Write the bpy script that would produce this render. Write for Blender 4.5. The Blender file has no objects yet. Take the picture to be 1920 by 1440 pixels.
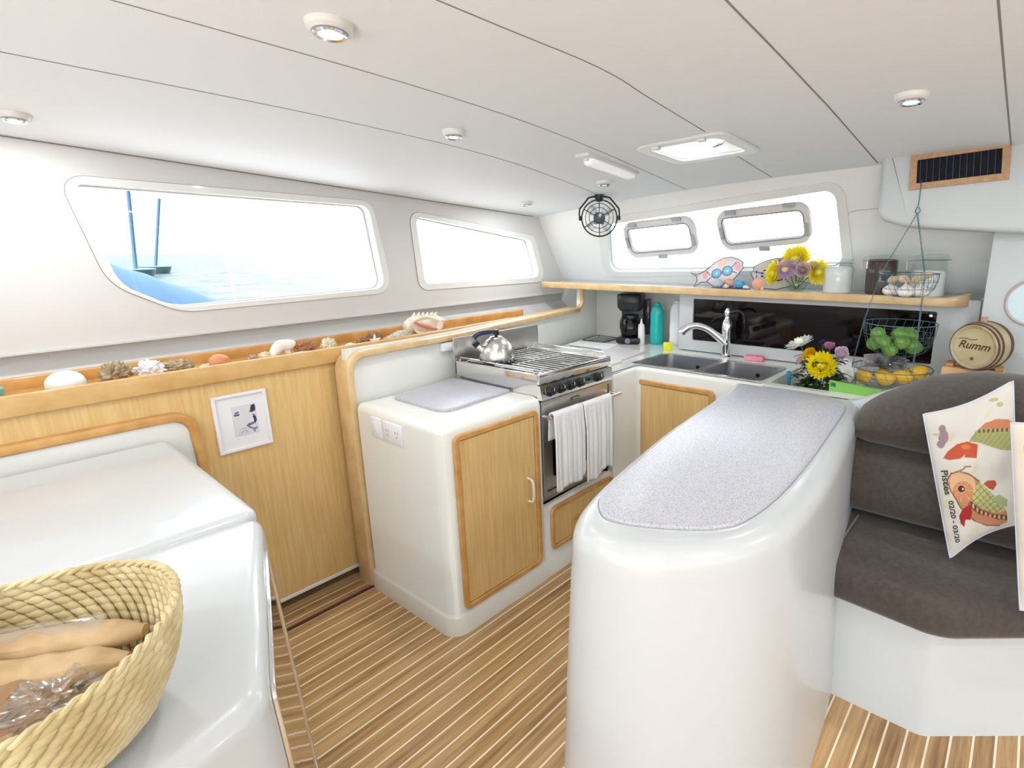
import bpy, bmesh, math, random
import numpy as np
from mathutils import Vector, Matrix, noise
random.seed(7)
PI = math.pi
C = bpy.context.scene.collection
scene = bpy.context.scene

# ------------------------------------------------------------------ camera
cam_d = bpy.data.cameras.new('camera'); cam = bpy.data.objects.new('camera', cam_d); C.objects.link(cam)
cam_d.sensor_width = 36; cam_d.lens = 19.333
cam_d.shift_x = -0.0806; cam_d.shift_y = -0.0043; cam_d.clip_start = 0.02; cam_d.clip_end = 2000
Rr = ((0.61798099, -0.78612612, -0.01025754), (-0.18995877, -0.13664238, -0.97223687), (0.76289918, 0.60277241, -0.23377395))
right = Vector(Rr[0]); up = -Vector(Rr[1]); back = -Vector(Rr[2])
cam.matrix_world = Matrix(((right.x, up.x, back.x, 0), (right.y, up.y, back.y, 0), (right.z, up.z, back.z, 1.55), (0, 0, 0, 1)))
scene.camera = cam
scene.view_settings.view_transform = 'Standard'; scene.view_settings.look = 'None'
scene.view_settings.gamma = 1; scene.view_settings.use_curve_mapping = False
scene.view_settings.exposure = 1.33

# ------------------------------------------------------------------ sky
W = bpy.data.worlds.new('sky'); scene.world = W; W.use_nodes = True
nt = W.node_tree; nt.nodes.clear()
def wn(t, **k):
    n = nt.nodes.new(t)
    for a, b in k.items(): setattr(n, a, b)
    return n
wo = wn('ShaderNodeOutputWorld'); bg = wn('ShaderNodeBackground'); tc = wn('ShaderNodeTexCoord')
sepx = wn('ShaderNodeSeparateXYZ'); ramp = wn('ShaderNodeValToRGB'); dot = wn('ShaderNodeVectorMath', operation='DOT_PRODUCT')
dot.inputs[1].default_value = Vector((-0.80, -0.42, 0.42)).normalized()   # the bright side of the sky lies aft
nt.links.new(tc.outputs['Generated'], sepx.inputs[0]); nt.links.new(tc.outputs['Generated'], dot.inputs[0])
nt.links.new(sepx.outputs['Z'], ramp.inputs[0])
ramp.color_ramp.elements[0].color = (0.93, 0.965, 1.0, 1); ramp.color_ramp.elements[1].color = (0.86, 0.93, 1.0, 1)
pw = wn('ShaderNodeMath', operation='MULTIPLY_ADD'); pw.inputs[1].default_value = 0.9; pw.inputs[2].default_value = 1.0
mx = wn('ShaderNodeMath', operation='MAXIMUM'); mx.inputs[1].default_value = 0
pp = wn('ShaderNodeMath', operation='POWER'); pp.inputs[1].default_value = 2.5
nt.links.new(dot.outputs['Value'], mx.inputs[0]); nt.links.new(mx.outputs[0], pp.inputs[0]); nt.links.new(pp.outputs[0], pw.inputs[0])
dot2 = wn('ShaderNodeVectorMath', operation='DOT_PRODUCT'); dot2.inputs[1].default_value = Vector((0.82, 0.54, 0.16)).normalized()
m2 = wn('ShaderNodeMath', operation='MAXIMUM'); m2.inputs[1].default_value = 0; p2 = wn('ShaderNodeMath', operation='POWER'); p2.inputs[1].default_value = 7
a2 = wn('ShaderNodeMath', operation='MULTIPLY_ADD'); a2.inputs[1].default_value = 3.5
nt.links.new(tc.outputs['Generated'], dot2.inputs[0]); nt.links.new(dot2.outputs['Value'], m2.inputs[0]); nt.links.new(m2.outputs[0], p2.inputs[0]); nt.links.new(p2.outputs[0], a2.inputs[0]); nt.links.new(pw.outputs[0], a2.inputs[2])
nt.links.new(ramp.outputs[0], bg.inputs[0]); nt.links.new(a2.outputs[0], bg.inputs[1]); nt.links.new(bg.outputs[0], wo.inputs[0])

# sun, high and aft: it strikes the cockpit and decks outside and bounces in
sl = bpy.data.lights.new('sun', 'SUN'); sl.energy = 6.5; sl.angle = math.radians(1.5); sl.color = (1, .98, .95); so = bpy.data.objects.new('sun', sl); C.objects.link(so)
so.rotation_euler = Vector((0.50, 0.12, -0.86)).to_track_quat('-Z', 'Y').to_euler()

# daylight portals in the openings (they only guide the sky's own light)
def portal(name, loc, rot, sx, sy):
    l = bpy.data.lights.new(name, 'AREA'); l.shape = 'RECTANGLE'; l.size = sx; l.size_y = sy; l.cycles.is_portal = True
    o = bpy.data.objects.new(name, l); C.objects.link(o); o.location = loc; o.rotation_euler = rot
portal('daylight_aft', (-2.45, -0.575, 1.035), (0, -PI/2, 0), 1.83, 3.85)
portal('daylight_starboard', (0.4, -3.05, 1.45), (PI/2, 0, 0), 4.4, 0.9)

# ------------------------------------------------------------------ helpers
WO = {}
def finish(bm, name, mats, parent=None, smooth=True, ang=38, origin=None, col=None):
    bm.normal_update()
    bmesh.ops.recalc_face_normals(bm, faces=bm.faces) if col is None else None
    for f in bm.faces: f.smooth = smooth
    if smooth:
        lim = math.radians(ang)
        for e in bm.edges:
            if len(e.link_faces) == 2 and e.calc_face_angle(0) > lim: e.smooth = False
    xs = [v.co for v in bm.verts]
    if origin is None:
        mn = [min(v[i] for v in xs) for i in range(3)]; mxx = [max(v[i] for v in xs) for i in range(3)]
        origin = Vector(((mn[0]+mxx[0])/2, (mn[1]+mxx[1])/2, mn[2]))
    origin = Vector(origin)
    bmesh.ops.translate(bm, vec=-origin, verts=bm.verts)
    me = bpy.data.meshes.new(name); bm.to_mesh(me); bm.free()
    if not isinstance(mats, (list, tuple)): mats = [mats]
    for m in mats: me.materials.append(m)
    o = bpy.data.objects.new(name, me); C.objects.link(o)
    WO[o.name] = origin
    if parent is not None:
        o.parent = parent; o.location = origin - WO[parent.name]
    else: o.location = origin
    return o
def tag(o, label=None, cat=None, group=None, kind=None):
    if label: o['label'] = label
    if cat: o['category'] = cat
    if group: o['group'] = group
    if kind: o['kind'] = kind
    return o
def thing(name, loc, label, cat, group=None):
    o = bpy.data.objects.new(name, None); C.objects.link(o); o.location = loc; o.empty_display_size = 0.05
    WO[o.name] = Vector(loc)
    return tag(o, label, cat, group)
def struct(o): o['kind'] = 'structure'; return o
def copy_tree(o, parent=None):
    c = o.copy(); C.objects.link(c)
    if parent is not None: c.parent = parent
    for ch in list(o.children): copy_tree(ch, c)
    return c
def B(): return bmesh.new()
def loft(bm, rings, closed=True, cap=(True, True), mi=0):
    vs = [[bm.verts.new(p) for p in r] for r in rings]
    n = len(vs[0])
    for a, b in zip(vs, vs[1:]):
        for i in range(n if closed else n-1):
            j = (i+1) % n
            try: f = bm.faces.new((a[i], a[j], b[j], b[i])); f.material_index = mi
            except ValueError: pass
    if cap[0]:
        f = bm.faces.new(list(reversed(vs[0]))); f.material_index = mi
    if cap[1]:
        f = bm.faces.new(vs[-1]); f.material_index = mi
    return [v for r in vs for v in r]
def xf(verts, M):
    for v in verts: v.co = M @ v.co
def rpoly(pts, rad, seg=6):
    out = []; n = len(pts)
    if not isinstance(rad, (list, tuple)): rad = [rad]*n
    for i in range(n):
        p0, p1, p2 = Vector(pts[i-1]), Vector(pts[i]), Vector(pts[(i+1) % n])
        a = (p0-p1); b = (p2-p1); la, lb = a.length, b.length; a.normalize(); b.normalize()
        th = a.angle(b) if rad[i] > 0 else PI
        if rad[i] <= 0 or th > 3.1: out.append(tuple(p1)); continue
        t = min(rad[i]/math.tan(th/2), la*.49, lb*.49)
        s, e = p1+a*t, p1+b*t
        for k in range(seg+1):
            u = k/seg; out.append(tuple((1-u)**2*s + 2*u*(1-u)*(p1*0.75+(s+e)*0.125) + u*u*e))
    return out
def offset(poly, d):
    n = len(poly); out = []
    area = sum(poly[i][0]*poly[(i+1) % n][1]-poly[(i+1) % n][0]*poly[i][1] for i in range(n))
    sg = 1 if area > 0 else -1
    for i in range(n):
        p0, p1, p2 = Vector(poly[i-1][:2]), Vector(poly[i][:2]), Vector(poly[(i+1) % n][:2])
        e1 = (p1-p0); e2 = (p2-p1)
        if e1.length < 1e-9: e1 = e2.copy()
        if e2.length < 1e-9: e2 = e1.copy()
        e1.normalize(); e2.normalize()
        n1 = Vector((e1.y, -e1.x))*sg; n2 = Vector((e2.y, -e2.x))*sg
        nn = (n1+n2)
        if nn.length < 1e-6: nn = n1
        nn.normalize(); k = 1/max(0.5, nn.dot(n1))
        out.append((p1.x+nn.x*d*k, p1.y+nn.y*d*k))
    return out
def prism(bm, poly, z0, z1, rt=0, rb=0, draft=0, seg=4, M=None, mi=0):
    rings = []
    def ring(d, z): return [(p[0], p[1], z) for p in (offset(poly, d) if abs(d) > 1e-9 else poly)]
    def dr(z): return draft*(z1-z)/(z1-z0)
    if rb > 0:
        for k in range(seg): a = PI/2*k/seg; rings.append(ring(-rb*(1-math.sin(a))+dr(z0), z0+rb*(1-math.cos(a))))
    zz0 = z0+rb; rings.append(ring(dr(zz0), zz0))
    zt = z1-rt; rings.append(ring(dr(zt), zt))
    if rt > 0:
        for k in range(1, seg+1):
            a = PI/2*k/seg; rings.append(ring(-rt*(1-math.cos(a))+dr(z1), zt+rt*math.sin(a)))
    v = loft(bm, rings, mi=mi)
    if M is not None: xf(v, M)
    return v
def box(bm, x0, x1, y0, y1, z0, z1, r=0, seg=2, M=None, mi=0):
    n0 = len(bm.verts)
    vs = [bm.verts.new((x, y, z)) for x in (x0, x1) for y in (y0, y1) for z in (z0, z1)]
    idx = [(0, 1, 3, 2), (4, 6, 7, 5), (0, 4, 5, 1), (2, 3, 7, 6), (0, 2, 6, 4), (1, 5, 7, 3)]
    fs = [bm.faces.new([vs[i] for i in q]) for q in idx]
    for f in fs: f.material_index = mi
    res = vs
    if r > 0:
        es = list({e for f in fs for e in f.edges})
        g = bmesh.ops.bevel(bm, geom=es, offset=r, segments=seg, profile=0.5, affect='EDGES', material=mi)
        bm.verts.ensure_lookup_table(); res = [bm.verts[i] for i in range(n0, len(bm.verts))]
    if M is not None: xf(res, M)
    return res
def tube(bm, pts, r, n=8, closed=False, rr=None, mi=0, flat=1.0):
    pts = [Vector(p) for p in pts]; N = len(pts); rings = []
    prev = None
    for i, p in enumerate(pts):
        if closed: t = pts[(i+1) % N]-pts[i-1]
        else: t = pts[min(i+1, N-1)]-pts[max(i-1, 0)]
        if t.length < 1e-9: t = Vector((0, 0, 1))
        t.normalize()
        if prev is None:
            a = Vector((0, 0, 1)) if abs(t.z) < .9 else Vector((1, 0, 0))
            u = t.cross(a).normalized()
        else:
            u = (prev-t*prev.dot(t))
            u = u.normalized() if u.length > 1e-6 else t.orthogonal().normalized()
        prev = u; w = t.cross(u)
        q = rr[i] if rr else r
        rings.append([p+u*math.cos(2*PI*k/n)*q+w*math.sin(2*PI*k/n)*q*flat for k in range(n)])
    if closed: rings.append(rings[0]); return loft(bm, rings, cap=(False, False), mi=mi)
    return loft(bm, rings, mi=mi)
def lathe(bm, prof, n=24, loc=(0, 0, 0), M=None, mi=0, cap=(True, True), sx=1, sy=1):
    rings = [[(r*math.cos(2*PI*k/n)*sx+loc[0], r*math.sin(2*PI*k/n)*sy+loc[1], z+loc[2]) for k in range(n)] for r, z in [(max(r, 1e-4), z) for r, z in prof]]
    v = loft(bm, rings, cap=cap, mi=mi)
    if M is not None: xf(v, M)
    return v
def ball(bm, c, r, s=(1, 1, 1), sub=2, nz=0, nf=3, mi=0, seed=0, M=None):
    n0 = len(bm.verts)
    g = bmesh.ops.create_icosphere(bm, subdivisions=sub, radius=1)
    for v in g['verts']:
        d = v.co.normalized(); k = 1
        if nz: k += nz*noise.fractal(d*nf+Vector((seed*3.1, seed*1.7, seed)), 0.8, 2.1, 3)
        v.co = Vector((d.x*s[0], d.y*s[1], d.z*s[2]))*r*k
        if M is not None: v.co = M @ v.co
        v.co += Vector(c)
    for f in {f for v in g['verts'] for f in v.link_faces}: f.material_index = mi
    return g['verts']
def plate(bm, outer, holes, th, fn, mi=0):
    """flat plate with holes; fn(u,v,w) -> 3D, w runs 0..th"""
    loops = [outer]+list(holes); tops = []; edges = []
    for lp in loops:
        vs = [bm.verts.new((p[0], p[1], 0)) for p in lp]; tops.append(vs)
        for i in range(len(vs)): edges.append(bm.edges.new((vs[i], vs[(i+1) % len(vs)])))
    g = bmesh.ops.triangle_fill(bm, use_beauty=True, edges=edges, normal=(0, 0, 1))
    faces = [f for f in g['geom'] if isinstance(f, bmesh.types.BMFace)]
    allv = [v for t in tops for v in t]; bot = {}
    for v in allv: bot[v] = bm.verts.new((v.co.x, v.co.y, th))
    for f in faces:
        q = bm.faces.new([bot[v] for v in reversed(f.verts)]); q.material_index = mi; f.material_index = mi
    for t in tops:
        for i in range(len(t)):
            a, b = t[i], t[(i+1) % len(t)]
            q = bm.faces.new((a, b, bot[b], bot[a])); q.material_index = mi
    for v in allv+list(bot.values()): v.co = Vector(fn(v.co.x, v.co.y, v.co.z))
def smoothpath(pts, k=6, closed=False):
    P = [Vector(p) for p in pts]; out = []; n = len(P)
    rng = range(n) if closed else range(n-1)
    for i in rng:
        if closed: p0, p1, p2, p3 = P[i-1], P[i], P[(i+1) % n], P[(i+2) % n]
        else: p0, p1, p2, p3 = P[max(i-1, 0)], P[i], P[i+1], P[min(i+2, n-1)]
        for j in range(k):
            t = j/k
            out.append(0.5*((2*p1)+(-p0+p2)*t+(2*p0-5*p1+4*p2-p3)*t*t+(-p0+3*p1-3*p2+p3)*t**3))
    if not closed: out.append(P[-1])
    return out
def textmesh(s, size, shear=0.0, th=0.0):
    cu = bpy.data.curves.new('t', 'FONT'); cu.body = s; cu.size = size; cu.align_x = 'CENTER'; cu.align_y = 'CENTER'; cu.shear = shear; cu.offset = th
    to = bpy.data.objects.new('t', cu); C.objects.link(to)
    bpy.context.view_layer.update()
    dg = bpy.context.evaluated_depsgraph_get(); me = bpy.data.meshes.new_from_object(to.evaluated_get(dg))
    vs = [v.co.copy() for v in me.vertices]; fs = [list(p.vertices) for p in me.polygons]
    bpy.data.objects.remove(to); bpy.data.curves.remove(cu); bpy.data.meshes.remove(me)
    return vs, fs
def addtext(bm, s, size, fn, shear=0.0, th=0.0, mi=0):
    vs, fs = textmesh(s, size, shear, th)
    nv = [bm.verts.new(fn(v.x, v.y)) for v in vs]
    for f in fs:
        try: q = bm.faces.new([nv[i] for i in f]); q.material_index = mi
        except ValueError: pass
def painted(name, fn, nu, nv, colfn, mat, parent=None, mask=None, thick=None, origin=None):
    """sheet fn(u,v)->3D over 0..1 with colours colfn(U,V)->(n,3) held by the sheet itself"""
    U, V = np.meshgrid(np.linspace(0, 1, nu), np.linspace(0, 1, nv)); U = U.ravel(); V = V.ravel()
    col = colfn(U, V); ok = np.ones(len(U), bool) if mask is None else mask(U, V)
    bm = B(); lay = bm.loops.layers.float_color.new('Col')
    verts = {}
    def gv(i, side=0):
        k = (i, side)
        if k not in verts: verts[k] = bm.verts.new(fn(U[i], V[i], side))
        return verts[k]
    for r in range(nv-1):
        for c in range(nu-1):
            q = [r*nu+c, r*nu+c+1, (r+1)*nu+c+1, (r+1)*nu+c]
            if ok[q].all():
                f = bm.faces.new([gv(i) for i in q])
                for lp, i in zip(f.loops, q): lp[lay] = (*col[i], 1)
                if thick:
                    f = bm.faces.new([gv(i, 1) for i in reversed(q)])
                    for lp, i in zip(f.loops, reversed(q)): lp[lay] = (*thick, 1)
    if thick:
        be = [e for e in bm.edges if len(e.link_faces) == 1]
        inv = {v: k for k, v in verts.items()}
        for e in be:
            a, b = e.verts
            if inv[a][1] == 0 and inv[b][1] == 0:
                try:
                    f = bm.faces.new((a, b, gv(inv[b][0], 1), gv(inv[a][0], 1)))
                    for lp in f.loops: lp[lay] = (*thick, 1)
                except ValueError: pass
        bmesh.ops.recalc_face_normals(bm, faces=bm.faces)
    return finish(bm, name, mat, parent, col=True, origin=origin)
def ell(X, Y, cx, cy, rx, ry, a=0):
    c, s = math.cos(a), math.sin(a); dx, dy = X-cx, Y-cy
    return ((dx*c+dy*s)/rx)**2+((-dx*s+dy*c)/ry)**2 < 1
def inpoly(X, Y, P):
    r = np.zeros(len(X), bool); n = len(P)
    for i in range(n):
        x1, y1 = P[i]; x2, y2 = P[(i+1) % n]
        if y1 == y2: continue
        k = ((y1 > Y) != (y2 > Y)) & (X < (x2-x1)*(Y-y1)/(y2-y1)+x1); r ^= k
    return r
def nearline(X, Y, P, w):
    r = np.zeros(len(X), bool)
    for (x1, y1), (x2, y2) in zip(P, P[1:]):
        L = (x2-x1)**2+(y2-y1)**2+1e-9; t = np.clip(((X-x1)*(x2-x1)+(Y-y1)*(y2-y1))/L, 0, 1)
        r |= (X-x1-t*(x2-x1))**2+(Y-y1-t*(y2-y1))**2 < w*w
    return r

# ------------------------------------------------------------------ materials
def mat(name, col, rough=.5, metal=0, coat=0, spec=.5, bump=0, bscale=50, emit=None, estr=0, sheen=0, trans=0, ior=1.45, sss=0):
    m = bpy.data.materials.new(name); m.use_nodes = True; n = m.node_tree; b = n.nodes['Principled BSDF']
    b.inputs['Base Color'].default_value = (*col, 1); b.inputs['Roughness'].default_value = rough; b.inputs['Metallic'].default_value = metal
    b.inputs['Coat Weight'].default_value = coat; b.inputs['Coat Roughness'].default_value = .06; b.inputs['Specular IOR Level'].default_value = spec
    b.inputs['Sheen Weight'].default_value = sheen; b.inputs['Transmission Weight'].default_value = trans; b.inputs['IOR'].default_value = ior
    if sss: b.inputs['Subsurface Weight'].default_value = sss; b.inputs['Subsurface Scale'].default_value = .01
    if emit: b.inputs['Emission Color'].default_value = (*emit, 1); b.inputs['Emission Strength'].default_value = estr
    if bump:
        t = n.nodes.new('ShaderNodeTexCoord'); z = n.nodes.new('ShaderNodeTexNoise'); z.inputs['Scale'].default_value = bscale; z.inputs['Detail'].default_value = 4
        u = n.nodes.new('ShaderNodeBump'); u.inputs['Strength'].default_value = bump; u.inputs['Distance'].default_value = .01
        n.links.new(t.outputs['Object'], z.inputs['Vector']); n.links.new(z.outputs['Fac'], u.inputs['Height']); n.links.new(u.outputs[0], b.inputs['Normal'])
    return m
def mottled(name, c1, c2, scale, rough=.5, detail=4, coat=0, stretch=(1, 1, 1), lo=.35, hi=.65, metal=0, bump=0, coords='Object', sheen=0):
    m = mat(name, c1, rough, metal, coat, sheen=sheen); n = m.node_tree; b = n.nodes['Principled BSDF']
    t = n.nodes.new('ShaderNodeTexCoord'); mp = n.nodes.new('ShaderNodeMapping'); mp.inputs['Scale'].default_value = stretch
    z = n.nodes.new('ShaderNodeTexNoise'); z.inputs['Scale'].default_value = scale; z.inputs['Detail'].default_value = detail
    r = n.nodes.new('ShaderNodeValToRGB'); r.color_ramp.elements[0].position = lo; r.color_ramp.elements[1].position = hi
    r.color_ramp.elements[0].color = (*c1, 1); r.color_ramp.elements[1].color = (*c2, 1)
    n.links.new(t.outputs[coords], mp.inputs[0]); n.links.new(mp.outputs[0], z.inputs['Vector']); n.links.new(z.outputs['Fac'], r.inputs[0]); n.links.new(r.outputs[0], b.inputs['Base Color'])
    if bump:
        u = n.nodes.new('ShaderNodeBump'); u.inputs['Strength'].default_value = bump; u.inputs['Distance'].default_value = .005
        n.links.new(z.outputs['Fac'], u.inputs['Height']); n.links.new(u.outputs[0], b.inputs['Normal'])
    return m
def vcol(name, rough=.8, bump=0, bscale=300, coat=0):
    m = mat(name, (1, 1, 1), rough, bump=bump, bscale=bscale, coat=coat); n = m.node_tree
    a = n.nodes.new('ShaderNodeAttribute'); a.attribute_name = 'Col'; n.links.new(a.outputs['Color'], n.nodes['Principled BSDF'].inputs['Base Color'])
    return m
def pane(name, tint=(1, 1, 1), refl=1.0):
    m = bpy.data.materials.new(name); m.use_nodes = True; n = m.node_tree; n.nodes.clear()
    o = n.nodes.new('ShaderNodeOutputMaterial'); t = n.nodes.new('ShaderNodeBsdfTransparent'); g = n.nodes.new('ShaderNodeBsdfGlossy'); x = n.nodes.new('ShaderNodeMixShader'); f = n.nodes.new('ShaderNodeFresnel')
    t.inputs[0].default_value = (*tint, 1); g.inputs['Roughness'].default_value = .02; f.inputs[0].default_value = 1.45
    g.inputs['Color'].default_value = (refl, refl, refl, 1)
    q = n.nodes.new('ShaderNodeNewGeometry'); s1 = n.nodes.new('ShaderNodeMath'); s1.operation = 'SUBTRACT'; s1.inputs[0].default_value = 1; s2 = n.nodes.new('ShaderNodeMath'); s2.operation = 'MULTIPLY'
    n.links.new(q.outputs['Backfacing'], s1.inputs[1]); n.links.new(f.outputs[0], s2.inputs[0]); n.links.new(s1.outputs[0], s2.inputs[1])
    n.links.new(s2.outputs[0], x.inputs[0]); n.links.new(t.outputs[0], x.inputs[1]); n.links.new(g.outputs[0], x.inputs[2]); n.links.new(x.outputs[0], o.inputs[0])
    return m
GEL = mat('cream_gelcoat', (.79, .795, .75), .22, coat=.6)
GELW = mat('white_gelcoat', (.56, .58, .59), .30, coat=.35)
LINER = mat('headliner_vinyl', (.88, .915, .96), .62, bump=.05, bscale=240)
LINERW = mat('white_liner', (.88, .885, .87), .45)
LINERP = mat('darkened_side_liner', (.69, .68, .665), .5)  # white liner in a darker copy, toning down the brightly lit port wall
COLD = mat('white_painted_panel', (.60, .635, .65), .45)
SEAM = mat('seam_shadow_gasket', (.28, .26, .25), .8)
FRAME = mat('window_frame_white', (.82, .82, .80), .3, coat=.3)
GASKET = mat('grey_gasket', (.30, .30, .33), .6)
HFR = mat('hatch_frame_grey', (.78, .74, .72), .4)
WOODM = mottled('beech_rail', (.62, .36, .12), (.70, .44, .17), 5, .35, 5, .4, (3, 3, 3))
WOODP = mottled('beech_panel', (.68, .44, .165), (.76, .53, .235), 6, .42, 6, .25, (14, 14, .8))
WOODT = mottled('beech_trim', (.55, .27, .07), (.68, .38, .12), 5, .33, 6, .5, (3, 3, 3))
WOODL = mottled('pale_beech_trim', (.64, .43, .20), (.74, .53, .28), 5, .33, 6, .4, (3, 3, 3))
OAK = mottled('oak_grille_frame', (.46, .27, .14), (.56, .34, .19), 8, .5, 6, .1, (3, 8, 8))
SPECK = mottled('speckled_grey_laminate', (.33, .325, .37), (.53, .53, .575), 300, .2, 2, .5, (1, 1, 1), .36, .50)
SPECK.node_tree.nodes['Principled BSDF'].inputs['Roughness'].default_value = .38; SPECK.node_tree.nodes['Principled BSDF'].inputs['Coat Weight'].default_value = .15; SPECK.node_tree.nodes['Principled BSDF'].inputs['Coat Roughness'].default_value = .3
STEEL = mat('brushed_stainless', (.62, .60, .57), .28, 1, bump=.03, bscale=200)
SINKM = mat('sink_stainless', (.40, .40, .43), .32, 1)
STEELP = mat('polished_stainless', (.72, .71, .69), .12, 1)
CHROME = mat('chrome', (.85, .87, .9), .06, 1)
BLACK = mat('black_plastic', (.012, .012, .014), .3)
BLACKM = mat('black_metal', (.02, .018, .016), .4, .3)
SMOKE = mat('smoked_glass', (.006, .003, .004), .05, spec=.35)
WHITEP = mat('white_plastic', (.82, .82, .84), .35)
GLASS = pane('window_glass', (.97, .99, 1))
JAR = pane('jar_glass', (.93, .96, .95), 1.3)
DIFF = mat('frosted_diffuser', (.88, .88, .9), .25, coat=.4, emit=(.95, .95, 1), estr=.12)
LENS = mat('lamp_lens', (.85, .9, .95), .1, emit=(.85, .95, 1), estr=.35)
TOWEL = mottled('white_terry', (.84, .84, .85), (.90, .90, .91), 420, .95, 2, bump=.3)
SUEDE = mottled('brown_microsuede', (.055, .043, .036), (.072, .058, .049), 60, .95, 5, sheen=.25)
SUEDE2 = mat('brown_piping', (.13, .105, .09), .9, sheen=.4)

def thinmat(name, col, k=.5):
    m = bpy.data.materials.new(name); m.use_nodes = True; n = m.node_tree; n.nodes.clear(); o = n.nodes.new('ShaderNodeOutputMaterial'); d = n.nodes.new('ShaderNodeBsdfDiffuse'); t = n.nodes.new('ShaderNodeBsdfTranslucent'); x = n.nodes.new('ShaderNodeMixShader')
    d.inputs[0].default_value = (*col, 1); t.inputs[0].default_value = (*col, 1); x.inputs[0].default_value = k
    n.links.new(d.outputs[0], x.inputs[1]); n.links.new(t.outputs[0], x.inputs[2]); n.links.new(x.outputs[0], o.inputs[0]); return m
FROST = thinmat('frosted_acrylic', (.95, .97, 1), .8)
def planks():
    m = mat('teak_and_holly_floor', (.4, .22, .08), .28, coat=.25); n = m.node_tree; b = n.nodes['Principled BSDF']; L = n.links.new
    def N(t, **k):
        q = n.nodes.new(t)
        for a, v in k.items(): setattr(q, a, v)
        return q
    def MA(op, a, bb=None):
        q = N('ShaderNodeMath', operation=op)
        for i, v in enumerate((a, bb)):
            if v is None: continue
            if isinstance(v, (int, float)): q.inputs[i].default_value = v
            else: L(v, q.inputs[i])
        return q.outputs[0]
    t = N('ShaderNodeTexCoord'); s = N('ShaderNodeSeparateXYZ'); L(t.outputs['Object'], s.inputs[0])
    y = MA('DIVIDE', MA('SUBTRACT', s.outputs['Y'], 2.221-57.5), .0575); k = MA('FLOOR', y); fr = MA('FRACT', y)
    wn_ = N('ShaderNodeTexWhiteNoise', noise_dimensions='1D'); L(k, wn_.inputs['W'])
    cmb = N('ShaderNodeCombineXYZ'); L(MA('MULTIPLY', s.outputs['X'], 1.6), cmb.inputs[0]); L(MA('ADD', MA('MULTIPLY', s.outputs['Y'], 34), MA('MULTIPLY', wn_.outputs['Value'], 90)), cmb.inputs[1]); L(MA('MULTIPLY', k, 3.3), cmb.inputs[2])
    z = N('ShaderNodeTexNoise'); z.inputs['Scale'].default_value = 1.6; z.inputs['Detail'].default_value = 5; z.inputs['Roughness'].default_value = .6; L(cmb.outputs[0], z.inputs['Vector'])
    r = N('ShaderNodeValToRGB'); r.color_ramp.elements[0].position = .3; r.color_ramp.elements[1].position = .72
    r.color_ramp.elements[0].color = (.27, .145, .055, 1); r.color_ramp.elements[1].color = (.60, .38, .175, 1); e = r.color_ramp.elements.new(.5); e.color = (.45, .27, .115, 1)
    L(MA('ADD', z.outputs['Fac'], MA('MULTIPLY', MA('SUBTRACT', wn_.outputs['Value'], .5), .16)), r.inputs[0])
    seam = MA('GREATER_THAN', MA('ABSOLUTE', MA('SUBTRACT', fr, .5)), .446)
    # the seam is centred on the plank boundary
    mix = N('ShaderNodeMix', data_type='RGBA'); L(seam, mix.inputs[0]); L(r.outputs[0], mix.inputs[6]); mix.inputs[7].default_value = (.93, .80, .58, 1)
    L(mix.outputs[2], b.inputs['Base Color'])
    return m
FLOOR = planks()

# ------------------------------------------------------------------ the shell
def zc(x, y): return 2.085-.056*x-.0165*y*y
bm = B(); box(bm, -2.5, 3.5, -3.1, 3.0, -.04, 0); struct(finish(bm, 'floor', FLOOR, smooth=False, origin=(0, .02875, 0)))

# ceiling: cambered headliner with the opening of the deck hatch left free
HX0, HX1, HY0, HY1 = 2.02, 2.31, 1.0, 1.31
xs = sorted(set([-2.5+i*.25 for i in range(25)]+[HX0, HX1])); ys = sorted(set([-3.1+i*.21 for i in range(30)]+[HY0, HY1]))
bm = B()
for zoff, in ((0,), (.05,)):
    g = {(i, j): bm.verts.new((x, y, zc(x, y)+zoff)) for i, x in enumerate(xs) for j, y in enumerate(ys)}
    for i in range(len(xs)-1):
        for j in range(len(ys)-1):
            if xs[i] >= HX0 and xs[i+1] <= HX1 and ys[j] >= HY0 and ys[j+1] <= HY1: continue
            bm.faces.new((g[i, j], g[i+1, j], g[i+1, j+1], g[i, j+1]))
CEIL = struct(finish(bm, 'ceiling', LINER, origin=(0, 0, 0)))
def seam(pts, w=.0022, parent=CEIL):
    bm = B(); P = smoothpath([(x, y, zc(x, y)-.0004) for x, y in pts], 5)
    tube(bm, P, w, 6, flat=.5); return finish(bm, 'panel_seam', SEAM, parent)
seam([(-.6, 2.06), (.27, 1.96), (1.0, 1.88), (1.7, 1.885), (2.4, 2.03), (3.0, 2.2)])
seam([(-.6, 1.58), (.36, 1.485), (1.1, 1.432), (1.76, 1.468), (2.98, 1.66)])
seam([(-.6, 1.1), (.774, .995), (1.234, .955), (1.528, .981), (1.96, 1.02)])
seam([(2.36, 1.085), (2.863, 1.138), (2.98, 1.15)])
seam([(-.6, .5), (1.12, .547), (1.81, .574), (2.02, .584), (2.92, .637)], .003)
seam([(-.6, .10), (1.426, .127), (2.541, .139), (2.84, .142)], .0026)
ml = B(); tube(ml, [(x, 2.777+.05*(x), zc(x, 2.78+.05*x)-.002) for x in [-.5+.25*i for i in range(15)]], .0025, 6); finish(ml, 'panel_seam', SEAM, CEIL)

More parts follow.
